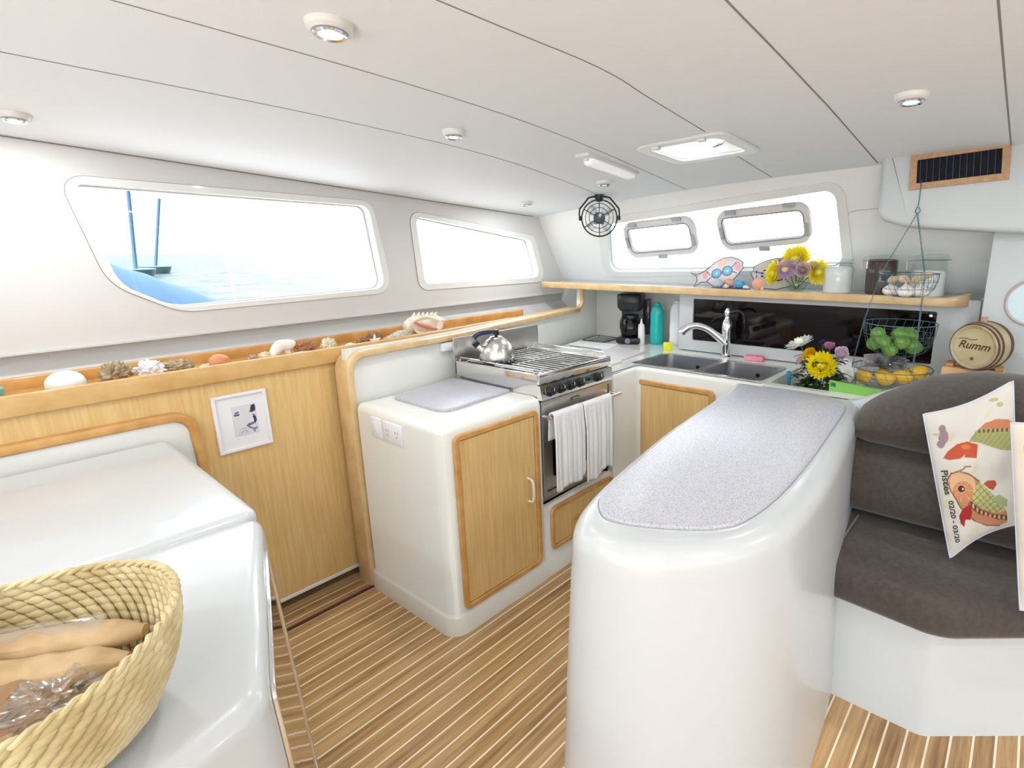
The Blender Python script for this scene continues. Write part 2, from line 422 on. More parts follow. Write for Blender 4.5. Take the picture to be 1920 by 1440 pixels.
# port wall with its two windows
def PW(u, v, w): return (u-.05*w, 2.78+.05*u+w, v)
w1 = rpoly([(.486, 1.798), (1.678, 1.779), (1.733, 1.339), (.733, 1.319), (.564, 1.425)], [.03, .045, .05, .16, .12], 8)
w1o = rpoly([(.448, 1.826), (1.70, 1.806), (1.783, 1.311), (.749, 1.300), (.530, 1.430)], [.06, .07, .09, .2, .14], 8)
w2 = rpoly([(1.975, 1.738), (2.965, 1.607), (3.06, 1.335), (2.005, 1.345)], [.035, .04, .05, .035], 8)
w2o = rpoly([(1.932, 1.768), (3.01, 1.638), (3.125, 1.298), (1.962, 1.310)], [.06, .06, .07, .06], 8)
bm = B(); plate(bm, [(-2.5, 1.2), (3.43, 1.2), (3.40, 1.29), (2.92, 2.1), (-2.5, 2.1)], [w1, w2], .07, PW)
plate(bm, [(-2.5, 1.2), (3.3, 1.2), (3.3, 1.207), (-2.5, 1.207)], [], .012, lambda u, v, w: PW(u, v, w-.012))
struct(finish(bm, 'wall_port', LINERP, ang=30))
bm = B(); loft(bm, [[(x, 2.83+.05*x, 1.21), (x, 2.83+.05*x-.0, 1.16), (x, 2.72+.035*x, 1.02), (x, 2.72+.035*x, -.0), (x, 2.98, 0), (x, 2.98, 1.21)] for x in (-2.5, 3.5)]); struct(finish(bm, 'wall_port_lower', LINERP, smooth=False))
def window(name, inner, outer, label):
    bm = B(); plate(bm, outer, [inner], .005, lambda u, v, w: PW(u, v, w-.005)); fr = struct(finish(bm, name, FRAME, ang=30))
    bm = B(); n = len(outer); tube(bm, [PW(*p, -.001) for p in outer], .0022, 5, True); finish(bm, 'frame_joint', SEAM, fr)
    bm = B(); tube(bm, [PW(*p, .056) for p in offset(inner, -.004)], .004, 5, True); finish(bm, 'gasket', FRAME, fr)
    bm = B(); plate(bm, offset(inner, .01), [], .006, lambda u, v, w: PW(u, v, w+.06)); finish(bm, 'pane', GLASS, fr, smooth=False)
window('window_1', w1, w1o, ''); window('window_2', w2, w2o, '')

# forward wall: raked, with one long window holding two opening hatches
def FW(u, v, w): return (3.35-.593*(v-1.29)+w*.86, u, v+w*.51)
f1 = rpoly([(2.33, 1.70), (.845, 1.822), (.83, 1.42), (2.45, 1.375)], [.05, .05, .07, .05], 8)
f1o = rpoly([(2.40, 1.735), (.80, 1.865), (.775, 1.40), (2.53, 1.335)], [.08, .08, .08, .08], 8)
bm = B(); plate(bm, [(3.0, 1.28), (3.0, 2.1), (-3.1, 2.1), (-3.1, 1.28)], [f1], .05, FW); wf_ = struct(finish(bm, 'wall_forward', LINERW, ang=30))
bm = B(); tube(bm, smoothpath([(3.092, .60, 1.722), (3.094, .70, 1.72), (3.097, .765, 1.714), (3.109, .792, 1.693), (3.17, .803, 1.59), (3.23, .817, 1.488)], 5), .0018, 5); finish(bm, 'panel_joint', mat('joint_grey', (.5, .5, .48), .8), wf_)
hl = rpoly([(2.215, 1.693), (1.68, 1.724), (1.695, 1.508), (2.235, 1.472)], .06, 8)
hr = rpoly([(1.53, 1.735), (.985, 1.766), (.985, 1.563), (1.52, 1.520)], .06, 8)
bm = B(); plate(bm, f1o, [f1], .006, lambda u, v, w: FW(u, v, w-.006)); WF = struct(finish(bm, 'window_3', FRAME, ang=30))
bm = B(); tube(bm, [FW(*p, .03) for p in offset(f1, -.002)], .004, 5, True); finish(bm, 'gasket', HFR, WF)
bm = B(); plate(bm, offset(f1, .01), [offset(hl, -.03), offset(hr, -.03)], .008, lambda u, v, w: FW(u, v, w+.035)); finish(bm, 'pane', GLASS, WF, smooth=False)
for h, nm in ((hl, 'left'), (hr, 'right')):
    t = thing('opening_hatch', FW(sum(p[0] for p in h)/len(h), sum(p[1] for p in h)/len(h), .03), 'small grey framed opening hatch set in the %s half of the long forward window' % nm, 'hatch', 'opening hatches in the forward window')
    bm = B(); plate(bm, h, [offset(h, -.032)], .03, lambda u, v, w: FW(u, v, w)); finish(bm, 'frame', HFR, t, ang=30)
    bm = B(); tube(bm, [FW(*p, -.001) for p in offset(h, -.032)], .004, 6, True); finish(bm, 'gasket', GASKET, t)
    bm = B(); plate(bm, offset(h, -.03), [], .006, lambda u, v, w: FW(u, v, w+.022)); finish(bm, 'pane', GLASS, t, smooth=False)
    P = [Vector((p[0], p[1])) for p in h]; cx = sum(p.x for p in P)/len(P); cy = sum(p.y for p in P)/len(P)
    for du, dv, nm2 in ((.17, .093, 'hinge'), (-.17, .118, 'hinge'), (0, -.108, 'latch'), (.25, -.02, 'latch'), (-.25, -.01, 'latch')):
        bm = B()
        n0 = box(bm, -.032, .032, -.010, .010, -.012, .004, .003)
        for v in n0:
            u_, v_, w_ = v.co
            if abs(du) > .2: u_, v_ = v_, u_
            v.co = Vector(FW(cx+du+u_, cy+dv+v_, w_-.004))
        finish(bm, nm2, mat('hatch_fitting', (.5, .52, .55), .35, .4), t)

# forward recess wall, box with the smoked window, port-side splash
bm = B(); box(bm, 3.35, 3.42, -3.1, 3.0, 0, 1.33); struct(finish(bm, 'wall_forward_lower', GEL, smooth=False))
SP = [(1.16, 2.275), (1.75, 2.30), (2.35, 2.42), (3.36, 2.60)]
def spy(x):
    for (a, b), (c, d) in zip(SP, SP[1:]):
        if x <= c: return b+(d-b)*(x-a)/(c-a)
    return SP[-1][1]
bm = B(); XS = [1.168, 1.4, 1.75, 2.05, 2.35, 2.8, 3.09, 3.10, 3.36]
loft(bm, [[(x, spy(x)+.02, 0), (x, spy(x)+.02, 1.27), (x, spy(x)+.05, 1.27), (x, spy(x)+.05, 0)] if x > 3.095 else [(x, spy(x)+.02, 0), (x, spy(x)+.02, 1.13), (x, spy(x)+.05, 1.13), (x, spy(x)+.05, 0)] for x in XS])
struct(finish(bm, 'wall_galley', GEL))

# wooden edge trim that frames the galley opening
def framepath(pts, w=.034, d=(-.012, .12), r=.008, thin=99):
    P = [Vector(p) for p in pts]; rings = []
    for i, p in enumerate(P):
        t = (P[min(i+1, len(P)-1)]-P[max(i-1, 0)]); t.y = 0; t.normalize(); n = Vector((-t.z, 0, t.x))
        prof = rpoly([(-w/2, d[0]), (w/2, d[0]), (w/2, d[1]), (-w/2, d[1])], r, 3)
        if i > thin: prof = [(q0*.7, q1*.35) for q0, q1 in prof]
        rings.append([p+n*a+Vector((0, b, 0)) for a, b in prof])
    return rings
path = [(1.166, 2.275, z) for z in (0, .3, .6, .85, 1.0)]+[(1.166+.075*(1-math.cos(a)), spy(1.166), 1.03+.075*math.sin(a)) for a in [PI/2*k/7 for k in range(1, 8)]]
path += [(x, spy(x), 1.105+.012*min(1, (x-1.24)/1.5)) for x in (1.4, 1.6, 1.8, 2.0, 2.2, 2.35, 2.5, 2.7, 2.9, 3.05)]
path += [(3.05+.06*math.sin(a), spy(3.1), 1.117+.06*(1-math.cos(a))) for a in [PI/2*k/6 for k in range(1, 7)]]+[(3.11, spy(3.11), 1.22), (3.11, spy(3.11), 1.275)]
bm = B(); loft(bm, framepath(path, .032, (-.012, .10), thin=len(path)-9)); struct(finish(bm, 'trim_1', WOODL, ang=50))
# sliding wood panel, tray shelf and arch trim at left
bm = B(); box(bm, -1.0, 1.20, 2.402, 2.425, .062, 1.08); struct(finish(bm, 'wall_wood_panel', WOODP, smooth=False))
bm = B(); box(bm, -1.0, 1.195, 2.396, 2.422, .048, .064, .003); struct(finish(bm, 'trim_2', WHITEP))
bm = B(); box(bm, .3, 1.157, 2.250, 2.268, 0, .004); struct(finish(bm, 'trim_3', mat('dark_threshold', (.08, .03, .025), .5), smooth=False))
t = thing('shell_shelf', (.8, 2.5, 1.07), 'long narrow wooden fiddle shelf running under the side windows', 'shelf')
fr_ = [(-.9, 2.392), (1.1, 2.392), (1.8, 2.43), (2.35, 2.52), (2.70, 2.60)]
bk_ = [(2.74, 2.80), (1.8, 2.79), (-.9, 2.70)]
bm = B(); prism(bm, fr_+bk_, 1.079, 1.0895); finish(bm, 'shelf_board', WOODT, t, smooth=False)
bm = B(); loft(bm, [[Vector((x, y, 0))+Vector((0, b, a)) for a, b in rpoly([(1.064, -.012), (1.132, -.012), (1.132, .010), (1.064, .010)], .006, 3)] for x, y in fr_[:-1]]); finish(bm, 'front_rail', WOODM, t, ang=50)
bm = B(); loft(bm, [[Vector((x, y, 0))+Vector((0, b, a)) for a, b in rpoly([(1.079, -.02), (1.133, -.02), (1.133, .0), (1.079, .0)], .006, 3)] for x, y in ((2.72, 2.80), (1.8, 2.77), (-.9, 2.70))])
finish(bm, 'back_rail', WOODT, t, ang=50)
pa = [(x, 2.39, .967) for x in (-.9, -.4, 0, .3, .5)]+[(.535+.072*math.sin(a), 2.39, .967-.072*(1-math.cos(a))) for a in [PI/2*k/8 for k in range(1, 9)]]+[(.612, 2.39, .8), (.625, 2.39, .5), (.63, 2.39, 0)]
bm = B(); loft(bm, framepath(pa, .034, (-.016, .03))); struct(finish(bm, 'trim_4', WOODT, ang=50))
bm = B(); prism(bm, rpoly([(-.9, 0), (.62, 0), (.60, .955), (-.9, .955)], [0, 0, .07, 0], 8), 0, .015, M=Matrix(((1, 0, 0, 0), (0, 0, 1, 2.386), (0, 1, 0, 0), (0, 0, 0, 1)))); struct(finish(bm, 'wall_cabinet_back', GEL))

# aft and starboard shell, open to the cockpit and with side windows
bm = B(); plate(bm, [(-3.1, 0), (3.0, 0), (3.0, 2.3), (-3.1, 2.3)], [[(-2.5, .12), (1.35, .12), (1.35, 1.95), (-2.5, 1.95)]], .06, lambda u, v, w: (-2.5-w, u, v)); struct(finish(bm, 'wall_aft', LINERW, smooth=False))
bm = B(); plate(bm, [(-2.5, 0), (3.5, 0), (3.5, 2.2), (-2.5, 2.2)], [rpoly([(-1.8, 1.0), (2.6, 1.0), (2.5, 1.85), (-1.6, 1.85)], .06)], .06, lambda u, v, w: (u, -3.1-w, v)); struct(finish(bm, 'wall_starboard', LINERW, smooth=False))

# housing of the air grille, and the panel it meets
VB = rpoly([(.602, 1.662), (.606, 2.0), (-1.6, 2.1), (-1.6, 1.585), (.05, 1.585), (.48, 1.622)], [.05, .02, 0, 0, .05, .12], 8)
bm = B(); prism(bm, VB, 2.85, 3.5, rb=.025, M=Matrix(((0, 0, 1, 0), (1, 0, 0, 0), (0, 1, 0, 0), (0, 0, 0, 1)))); struct(finish(bm, 'wall_grille_housing', COLD, ang=25))
bm = B(); box(bm, 2.95, 3.38, -1.8, .16, 0, 1.62, .006); struct(finish(bm, 'wall_partition', COLD))
print('shell ok')

# ------------------------------------------------------------------ galley furniture
def bevel(o, w, seg=3):
    m = o.modifiers.new('bevel', 'BEVEL'); m.width = w; m.segments = seg; m.limit_method = 'ANGLE'; m.angle_limit = math.radians(40); return o
def YP(y, s=-1): return lambda u, v, w: (u, y+s*w, v)       # plate facing -y (or +y)
def XP(x, s=-1): return lambda u, v, w: (x+s*w, u, v)
def rrect(a0, a1, b0, b1, r, seg=6): return rpoly([(a0, b0), (a1, b0), (a1, b1), (a0, b1)], r, seg)
def door_on(parent, fn, a0, a1, b0, b1, fw, name='door', wood=WOODP, trim=WOODT, r=.03):
    ou = rrect(a0, a1, b0, b1, r); inn = rrect(a0+fw, a1-fw, b0+fw, b1-fw, .006)
    bm = B(); plate(bm, ou, [inn], .016, fn); bevel(finish(bm, 'door_frame', trim, parent, ang=50), .006)
    bm = B(); plate(bm, rrect(a0+fw+.0025, a1-fw-.0025, b0+fw+.0025, b1-fw-.0025, .005), [], .009, fn); d = bevel(finish(bm, name, wood, parent, smooth=False), .002)
    bm = B(); plate(bm, rrect(a0+fw-.002, a1-fw+.002, b0+fw-.002, b1-fw+.002, .005), [], .002, fn); finish(bm, 'door_gap', SEAM, parent, smooth=False)
    return d
def body_sections(poly, secs):
    return [[(p[0], p[1], z) for p in (offset(poly, d) if d else poly)] for z, d in secs]
ROUND = lambda z, r, n=6: [(z-r+r*math.sin(PI/2*k/n), -r*(1-math.cos(PI/2*k/n))) for k in range(n+1)]

t = thing('galley_cabinet', (1.43, 1.96, 0), 'cream fibreglass galley cabinet with a tall wooden door, left of the stove', 'cabinet')
poly = rpoly([(1.166, 1.657), (1.70, 1.657), (1.70, 2.268), (1.166, 2.268)], [.055, .02, .02, .03], 8)
bm = B(); loft(bm, body_sections(poly, [(0, .016), (.078, .014), (.088, .008), (.094, 0)]+ROUND(.9, .035)))
for v in bm.verts:
    if v.co.x > 1.655: v.co.x = 1.70
finish(bm, 'body', GEL, t, ang=60)
d = door_on(t, YP(1.657), 1.214, 1.676, .100, .858, .026)
bm = B(); tube(bm, smoothpath([(1.600, 1.648, .555), (1.600, 1.620, .548), (1.600, 1.614, .50), (1.600, 1.620, .452), (1.600, 1.648, .445)], 5), .006, 8); finish(bm, 'handle', mat('cream_handle', (.8, .74, .6), .3), d)
bm = B(); prism(bm, rpoly([(1.297, 1.80), (1.742, 1.842), (1.735, 2.262), (1.300, 2.19)], .05, 6), .901, .914, .004, .0); 
for v in bm.verts: v.co.x = min(v.co.x, 1.69)
finish(bm, 'countertop_lid', SPECK, t, ang=50)
# switch plate and socket on the cabinet's side
o = thing('switch_plate', (1.165, 2.09, .778), 'blank white switch plate on the cabinet side by the wood trim', 'switch')
bm = B(); box(bm, 1.158, 1.167, 2.052, 2.132, .778, .865, .003); finish(bm, 'plate', WHITEP, o)
bm = B(); box(bm, 1.154, 1.160, 2.078, 2.108, .80, .845, .002); finish(bm, 'rocker', WHITEP, o)
o = thing('wall_socket', (1.165, 1.97, .788), 'white double socket outlet on the side of the galley cabinet', 'socket')
bm = B(); box(bm, 1.159, 1.167, 1.905, 2.040, .775, .862, .003); finish(bm, 'plate', WHITEP, o)
gm = mat('socket_slots', (.25, .25, .27), .6); bm = B()
for cy in (1.94, 2.005):
  bm = B()
  for dy, dz, a, b in ((-.008, .008, .0015, .005), (.008, .008, .0015, .005), (0, -.010, .003, .003)): box(bm, 1.1582, 1.160, cy+dy-a, cy+dy+a, .8185+dz-b, .8185+dz+b)
  finish(bm, 'slots', gm, o, smooth=False)


t = thing('drawer_cabinet', (1.96, 1.96, 0), 'cream fibreglass base with a wooden drawer, below the stove', 'cabinet')
bm = B(); loft(bm, body_sections(rrect(1.695, 2.25, 1.657, 2.27, .004, 2), [(0, .012), (.088, .008), (.094, 0)]+ROUND(.375, .03))); finish(bm, 'body', GEL, t, ang=60)
d = door_on(t, YP(1.657), 1.742, 2.235, .128, .352, .022, 'drawer')
bm = B(); box(bm, 1.9, 2.0, 1.636, 1.648, .225, .240, .004); finish(bm, 'handle', WOODT, d)

t = thing('sink_counter', (2.9, 1.2, 0), 'cream fibreglass galley counter holding the double sink along the forward side', 'counter')
CO = [(2.53, -.25), (3.35, -.25), (3.35, 2.58), (2.27, 2.38), (2.27, 1.69), (2.53, 1.69)]
sA = rrect(2.575, 2.925, 1.36, 1.725, .05); sB = rrect(2.575, 2.925, 1.015, 1.325, .05)
WELL = rrect(2.575, 3.0, .56, .945, .02)
bm = B(); plate(bm, CO, [sA, sB, WELL], .03, lambda u, v, w: (u, v, .90-w)); finish(bm, 'worktop', GEL, t, smooth=False)
bm = B(); loft(bm, body_sections(rpoly([(2.262, 1.657), (2.50, 1.657), (2.50, .95), (2.56, .95), (2.56, 1.72), (2.262, 1.72)], [.01, .04, .0, 0, 0, 0], 6), [(0, .012), (.088, .008), (.094, 0)]+ROUND(.9, .02, 4))); finish(bm, 'front_panel', GEL, t, ang=60)
bm = B(); box(bm, 2.262, 2.275, 1.70, 2.40, 0, .899); finish(bm, 'side_panel', GEL, t)
# the open bin in the counter
bm = B(); n1 = WELL; loft(bm, [[(p[0], p[1], z) for p in offset(WELL, .001)] for z in (.885, .66)], cap=(False, True)); finish(bm, 'bin', GEL, t, ang=60)
d = door_on(t, XP(2.5), 1.192, 1.722, .12, .835, .028)
bm = B(); tube(bm, smoothpath([(2.492, 1.668, .475), (2.462, 1.668, .470), (2.458, 1.668, .42), (2.462, 1.668, .37), (2.492, 1.668, .365)], 5), .006, 8); finish(bm, 'handle', mat('cream_handle_b', (.8, .74, .6), .3), d)

t = thing('double_sink', (2.75, 1.37, .9), 'stainless steel double bowl sink set in the cream counter', 'sink')
bm = B(); plate(bm, rrect(2.548, 2.948, .985, 1.752, .03), [offset(sA, -.004), offset(sB, -.004)], .004, lambda u, v, w: (u, v, .9005+w)); bevel(finish(bm, 'rim', STEEL, t, ang=50), .0015, 2)
for sp in (sA, sB):
    bm = B(); rings = [[(p[0], p[1], z) for p in offset(sp, d)] for z, d in ((.903, -.004), (.80, -.010), (.755, -.018), (.738, -.04), (.734, -.10))]
    loft(bm, rings, cap=(False, True)); b_ = finish(bm, 'bowl', SINKM, t, ang=60)
    cx = sum(p[0] for p in sp)/len(sp); cy = sum(p[1] for p in sp)/len(sp)
    bm = B(); lathe(bm, [(.0, .735), (.035, .735), (.035, .738), (.028, .736), (.0, .7352)], 20, (cx, cy, 0)); finish(bm, 'drain', CHROME, b_)
    bm = B(); lathe(bm, [(0, 0), (.012, 0), (.012, .003), (0, .003)], 14, M=Matrix.Translation((2.9145, cy-.03, .845)) @ Matrix.Rotation(-PI/2, 4, 'Y')); finish(bm, 'overflow', BLACK, b_)

t = thing('faucet', (3.02, 1.385, .9), 'chrome pull-out kitchen faucet arching to the left behind the sink', 'faucet')
x0, y0 = 3.02, 1.385
bm = B(); lathe(bm, [(.034, .9), (.034, .91), (.026, .918), (.027, 1.0), (.031, 1.06), (.030, 1.10), (.022, 1.125), (.015, 1.135), (.013, 1.15), (.019, 1.165), (.018, 1.18), (.008, 1.195), (0, 1.197)], 24, (x0, y0, 0)); finish(bm, 'body', CHROME, t)
bm = B(); P = smoothpath([(x0, y0, .985), (x0-.02, y0+.035, 1.02), (x0-.05, y0+.09, 1.068), (x0-.08, y0+.145, 1.09), (x0-.10, y0+.19, 1.083), (x0-.112, y0+.225, 1.058), (x0-.115, y0+.235, 1.042)], 6)
tube(bm, P, .018, 14, rr=[.028-.008*min(1, i/14) if i < 22 else .020+.005*min(1, (i-22)/8) for i in range(len(P))]); finish(bm, 'spout', CHROME, t)
bm = B(); P = smoothpath([(x0+.005, y0, 1.16), (x0+.01, y0-.03, 1.175), (x0+.012, y0-.07, 1.18), (x0+.01, y0-.10, 1.16)], 6); tube(bm, P, .008, 10, rr=[.011-.005*i/len(P) for i in range(len(P))]); finish(bm, 'lever', BLACK, t)

# window box under the shelf
t = thing('display_cabinet', (3.2, .75, .9), 'white cabinet with a wide smoked glass front behind the sink', 'cabinet')
bm = B(); plate(bm, rrect(.175, 1.752, .905, 1.292, .004, 2), [rrect(.342, 1.655, .972, 1.232, .008, 3)], .02, lambda u, v, w: (3.10+w, u, v)); box(bm, 3.12, 3.345, 1.735, 1.752, .905, 1.292); finish(bm, 'body', GELW, t, smooth=False)
bm = B(); box(bm, 3.112, 3.118, .343, 1.654, .973, 1.231); finish(bm, 'smoked_pane', SMOKE, t, smooth=False)
bm = B(); lathe(bm, [(0, 0), (.008, 0), (.008, .004), (0, .004)], 12, M=Matrix.Translation((3.112, .368, 1.21)) @ Matrix.Rotation(-PI/2, 4, 'Y')); finish(bm, 'catch', CHROME, t)

# long display shelf with wooden nosing
t = thing('display_shelf', (3.2, 1.5, 1.27), 'long white shelf with a beech front edge below the forward window', 'shelf')
bm = B(); prism(bm, [(3.04, .26), (3.34, .26), (3.34, 2.86), (3.04, 2.86)], 1.293, 1.302); finish(bm, 'shelf_board', GELW, t, smooth=False)
bm = B()
P = [(3.035, 2.88), (3.035, 2.0), (3.035, 1.2), (3.035, .36), (3.040, .31), (3.055, .275), (3.085, .245), (3.12, .225)]
prof = rpoly([(-.012, 1.262), (.012, 1.262), (.012, 1.306), (-.012, 1.306)], .006, 3)
rings = []
for i, p in enumerate(P):
    a = Vector(P[max(i-1, 0)]); b = Vector(P[min(i+1, len(P)-1)]); d = (b-a).normalized(); n = Vector((-d.y, d.x)); up_ = .018*max(0, (i-4)/3)
    rings.append([(p[0]-n.x*q[0], p[1]-n.y*q[0], q[1]+(up_ if q[1] > 1.29 else 0)) for q in prof])
loft(bm, rings); finish(bm, 'wooden_edge', WOODL, t, ang=50)
bm = B(); tube(bm, [(3.11, .228, 1.312), (3.05, .19, 1.31), (2.953, .165, 1.312)], .003, 6); finish(bm, 'end_hook', GASKET, t)

# ------------------------------------------------------------------ island
isl = [(2.52, 1.105), (2.1, 1.045), (1.69, 1.0), (1.3, .93), (1.1, .885), (.985, .845), (.91, .79), (.885, .73), (.895, .65), (.935, .56), (1.02, .47), (1.13, .405), (1.3, .372), (1.6, .385), (1.9, .42), (2.25, .468), (2.52, .50)]
ip = [(p.x, p.y) for p in smoothpath([(a, b, 0) for a, b in isl], 5)]
t = thing('island_counter', (1.7, .72, 0), 'glossy white rounded island with a speckled grey top in the middle of the galley', 'counter')
bm = B()
secs = [(0, .042), (.2, .034), (.5, .02), (.75, .006), (.82, 0)]+[(.84+.06*math.sin(PI/2*k/8), -.055*(1-math.cos(PI/2*k/8))) for k in range(1, 9)]
loft(bm, body_sections(ip, secs)); 
for v in bm.verts: v.co.x = min(v.co.x, 2.5)
finish(bm, 'body', GELW, t, ang=75)
lp = [(p.x, p.y) for p in smoothpath([(a, b, 0) for a, b in [(1.04, .812), (.985, .755), (.985, .70), (1.005, .645), (1.053, .56), (1.10, .505), (1.168, .470), (1.34, .452), (1.64, .463), (1.99, .494), (2.27, .523), (2.38, .558), (2.44, .64), (2.455, .84), (2.42, .975), (2.34, .998), (2.0, .965), (1.669, .930), (1.28, .872), (1.11, .838)]], 5, True)]
bm = B(); prism(bm, lp, .899, .911, .005, 0, seg=3); finish(bm, 'countertop', SPECK, t, ang=60)
bm = B()
rings = [[(p[0], p[1], z) for p in offset(lp, d)] for z, d in ((.8985, .012), (.9015, .007), (.902, .002))]; loft(bm, rings, cap=(False, False)); finish(bm, 'moulded_rim', GELW, t)

# ------------------------------------------------------------------ settee
t = thing('settee', (2.2, -.1, 0), 'built-in white settee with brown suede cushions right of the island', 'sofa')
bp = rpoly([(1.800, .43), (1.792, .085), (2.2, -.44), (2.2, -1.6), (2.5, -1.6), (2.5, .45)], [0, .05, .1, 0, 0, 0], 6)
bm = B(); loft(bm, body_sections(bp, [(0, 0), (.42, -.02)])); finish(bm, 'base', COLD, t, ang=60)
cp = rpoly([(1.745, .432), (1.715, .07), (2.13, -.46), (2.13, -1.6), (2.48, -1.6), (2.48, .475)], [.035, .13, .1, 0, 0, .02], 8)
bm = B(); loft(bm, body_sections(cp, [(.405, -.03), (.412, -.012), (.43, 0), (.47, .004), (.50, -.004), (.518, -.02), (.527, -.034)])); seat = finish(bm, 'seat_cushion', SUEDE, t, ang=80)
bm = B(); tube(bm, [(1.752, .405, .418), (1.745, .408, .46), (1.755, .408, .505), (1.80, .408, .528), (1.9, .408, .534), (2.15, .408, .534)], .0035, 6); finish(bm, 'piping', SUEDE2, seat)
def cushion(name, secfn, ys, parent):
    bm = B(); rings = []
    for y, k in ys: rings.append([(x, y, z) for x, z in secfn(y, k)])
    loft(bm, rings); return finish(bm, name, SUEDE, parent, ang=80)
def ends(y0, y1, r, n=6):
    a = [(y0-r*(1-math.cos(PI/2*i/n)) if False else y0-r+r*math.cos(PI/2*i/n), math.sin(PI/2*i/n)) for i in range(0, n+1)]
    return a+[(y1+(y0-r-y1)*(1-j/12), 1) for j in range(1, 13)]
def closed2(P, n=5): return [(p.x, p.y) for p in smoothpath([(a, b, 0) for a, b in P], n, True)]
MIDS = closed2([(2.30, .535), (2.18, .545), (2.115, .60), (2.125, .68), (2.19, .755), (2.28, .80), (2.38, .805), (2.46, .79), (2.475, .70), (2.475, .60), (2.44, .54)])
def sec_mid(y, k):
    c = (2.38, .66); q = .86+.14*k
    return [(c[0]+(x-c[0])*q, c[1]+(z-c[1])*q) for x, z in MIDS]
cushion('back_cushion', sec_mid, ends(.485, -1.5, .05), t)
def sec_bol(y, k):
    s = min(1, max(0, (.47-y)/.38)); top = .93+.175*math.sin(s*PI/2)
    f = 2.205-.025*s; h = top-.79; pts = closed2([(2.34, .79), (f+.07, .795), (f+.01, .79+h*.22), (f-.01, .79+h*.48), (f+.03, .79+h*.80), (f+.11, top-.006), (2.38, top), (2.45, .79+h*.86), (2.475, .79+h*.5), (2.46, .81)])
    c = (2.37, (.79+top)/2); q = .76+.24*k
    return [(c[0]+(x-c[0])*q, c[1]+(z-c[1])*q) for x, z in pts]
cushion('bolster_cushion', sec_bol, ends(.475, -1.5, .07), t)
bm = B(); pts = smoothpath([(2.465, .56, 0), (2.475, .3, 0), (2.48, 0, 0), (2.48, -.6, 0), (2.48, -1.5, 0)], 5)
rings = []
for i, p in enumerate(pts):
    h = .90+.10*min(1, max(0, (.54-p.y)/.2)); rings.append([(p.x+a, p.y, z) for a, z in rpoly([(-.045, .5), (.045, .5), (.045, h), (-.045, h)], [0, 0, .04, .04], 5)])
loft(bm, rings); finish(bm, 'coaming', GELW, t, ang=60)

# ------------------------------------------------------------------ near cabinet at left
t = thing('locker_cabinet', (-.1, 1.5, 0), 'large glossy white fibreglass cabinet in the left foreground under the basket', 'cabinet')
np_ = rpoly([(.508, 2.325), (.474, 1.478), (.236, .845), (.05, .79), (-.9, .68), (-.9, 2.325)], [0, .05, .06, .1, 0, 0], 8)
bm = B(); loft(bm, body_sections(np_, [(0, .05), (.85, .008)]+[(.85+.035*math.sin(PI/2*k/6), .008-.045*(1-math.cos(PI/2*k/6))) for k in range(1, 7)])); finish(bm, 'body', GELW, t, ang=75)
up_ = rpoly([(.512, 2.345), (.480, 1.484), (-.9, 1.56), (-.9, 2.345)], [0, .04, 0, 0], 6)
bm = B(); loft(bm, body_sections(up_, [(.868, .004), (.882, .004)]+[(.882+.020*math.sin(PI/2*k/5), .004-.028*(1-math.cos(PI/2*k/5))) for k in range(1, 6)])); finish(bm, 'raised_top', GELW, t, ang=75)
# stainless panel on the aisle side
A = Vector((.474-.038, 1.478-.10, 0)); Bv = Vector((.236+.017, .845+.045, 0)); ud = (Bv-A).normalized(); L = (Bv-A).length; nn = Vector((-ud.y, ud.x, 0)); nn = nn if nn.x > 0 else -nn
def SP2(u, v, w): 
    q = A+ud*u+nn*(w+.008+(.85-v)*.0495); return (q.x, q.y, v)
ou = rrect(0, L, .12, .85, .02)
bm = B(); plate(bm, ou, [offset(ou, -.014)], .008, SP2); bevel(finish(bm, 'panel_trim', STEELP, t, ang=50), .002)
bm = B(); plate(bm, offset(ou, -.013), [], .004, SP2); finish(bm, 'steel_panel', mottled('reflective_panel', (.62, .6, .58), (.7, .68, .66), 3, .06, metal=1, bump=.25), t, smooth=False)
print('furniture ok')

# ------------------------------------------------------------------ stove
t = thing('stove', (1.965, 1.95, .37), 'stainless steel gimballed marine stove with four burners and five black knobs', 'stove')
bm = B(); box(bm, 1.708, 2.225, 1.675, 2.235, .40, .955, .004); finish(bm, 'body', STEEL, t)
bm = B(); plate(bm, rrect(1.712, 2.222, 1.68, 2.23, .01, 2), [], .012, lambda u, v, w: (u, v, .955+w)); finish(bm, 'hob', mat('hob_dark_steel', (.07, .07, .08), .35, .9), t)
bm = B(); box(bm, 1.70, 2.232, 1.655, 1.672, .958, 1.006, .004); finish(bm, 'front_rail', STEELP, t)
bm = B(); loft(bm, [[(x, 1.672, .956), (x, 1.652, .954), (x, 1.640, .888), (x, 1.672, .888)] for x in (1.70, 2.232)]); cp_ = finish(bm, 'control_panel', STEELP, t, smooth=False)
bm = B(); plate(bm, rrect(1.73, 2.16, .903, .942, .006, 2), [], .0015, lambda u, v, w: (u, 1.640+(v-.888)*.182-.0005-w, v)); finish(bm, 'dark_strip', mat('control_strip', (.30, .31, .31), .25, .9), cp_)
for x in (1.755, 1.825, 1.895, 1.964, 2.10):
    bm = B(); lathe(bm, [(.0, 0), (.024, 0), (.024, .004), (.019, .006), (.018, .024), (.014, .028), (0, .028)], 20, M=Matrix.Translation((x, 1.645, .922)) @ Matrix.Rotation(PI/2-.18, 4, 'X')); k = finish(bm, 'knob', BLACK, t)
    bm = B(); box(bm, x-.0012, x+.0012, 1.6135, 1.615, .927, .940); finish(bm, 'pointer', WHITEP, k)
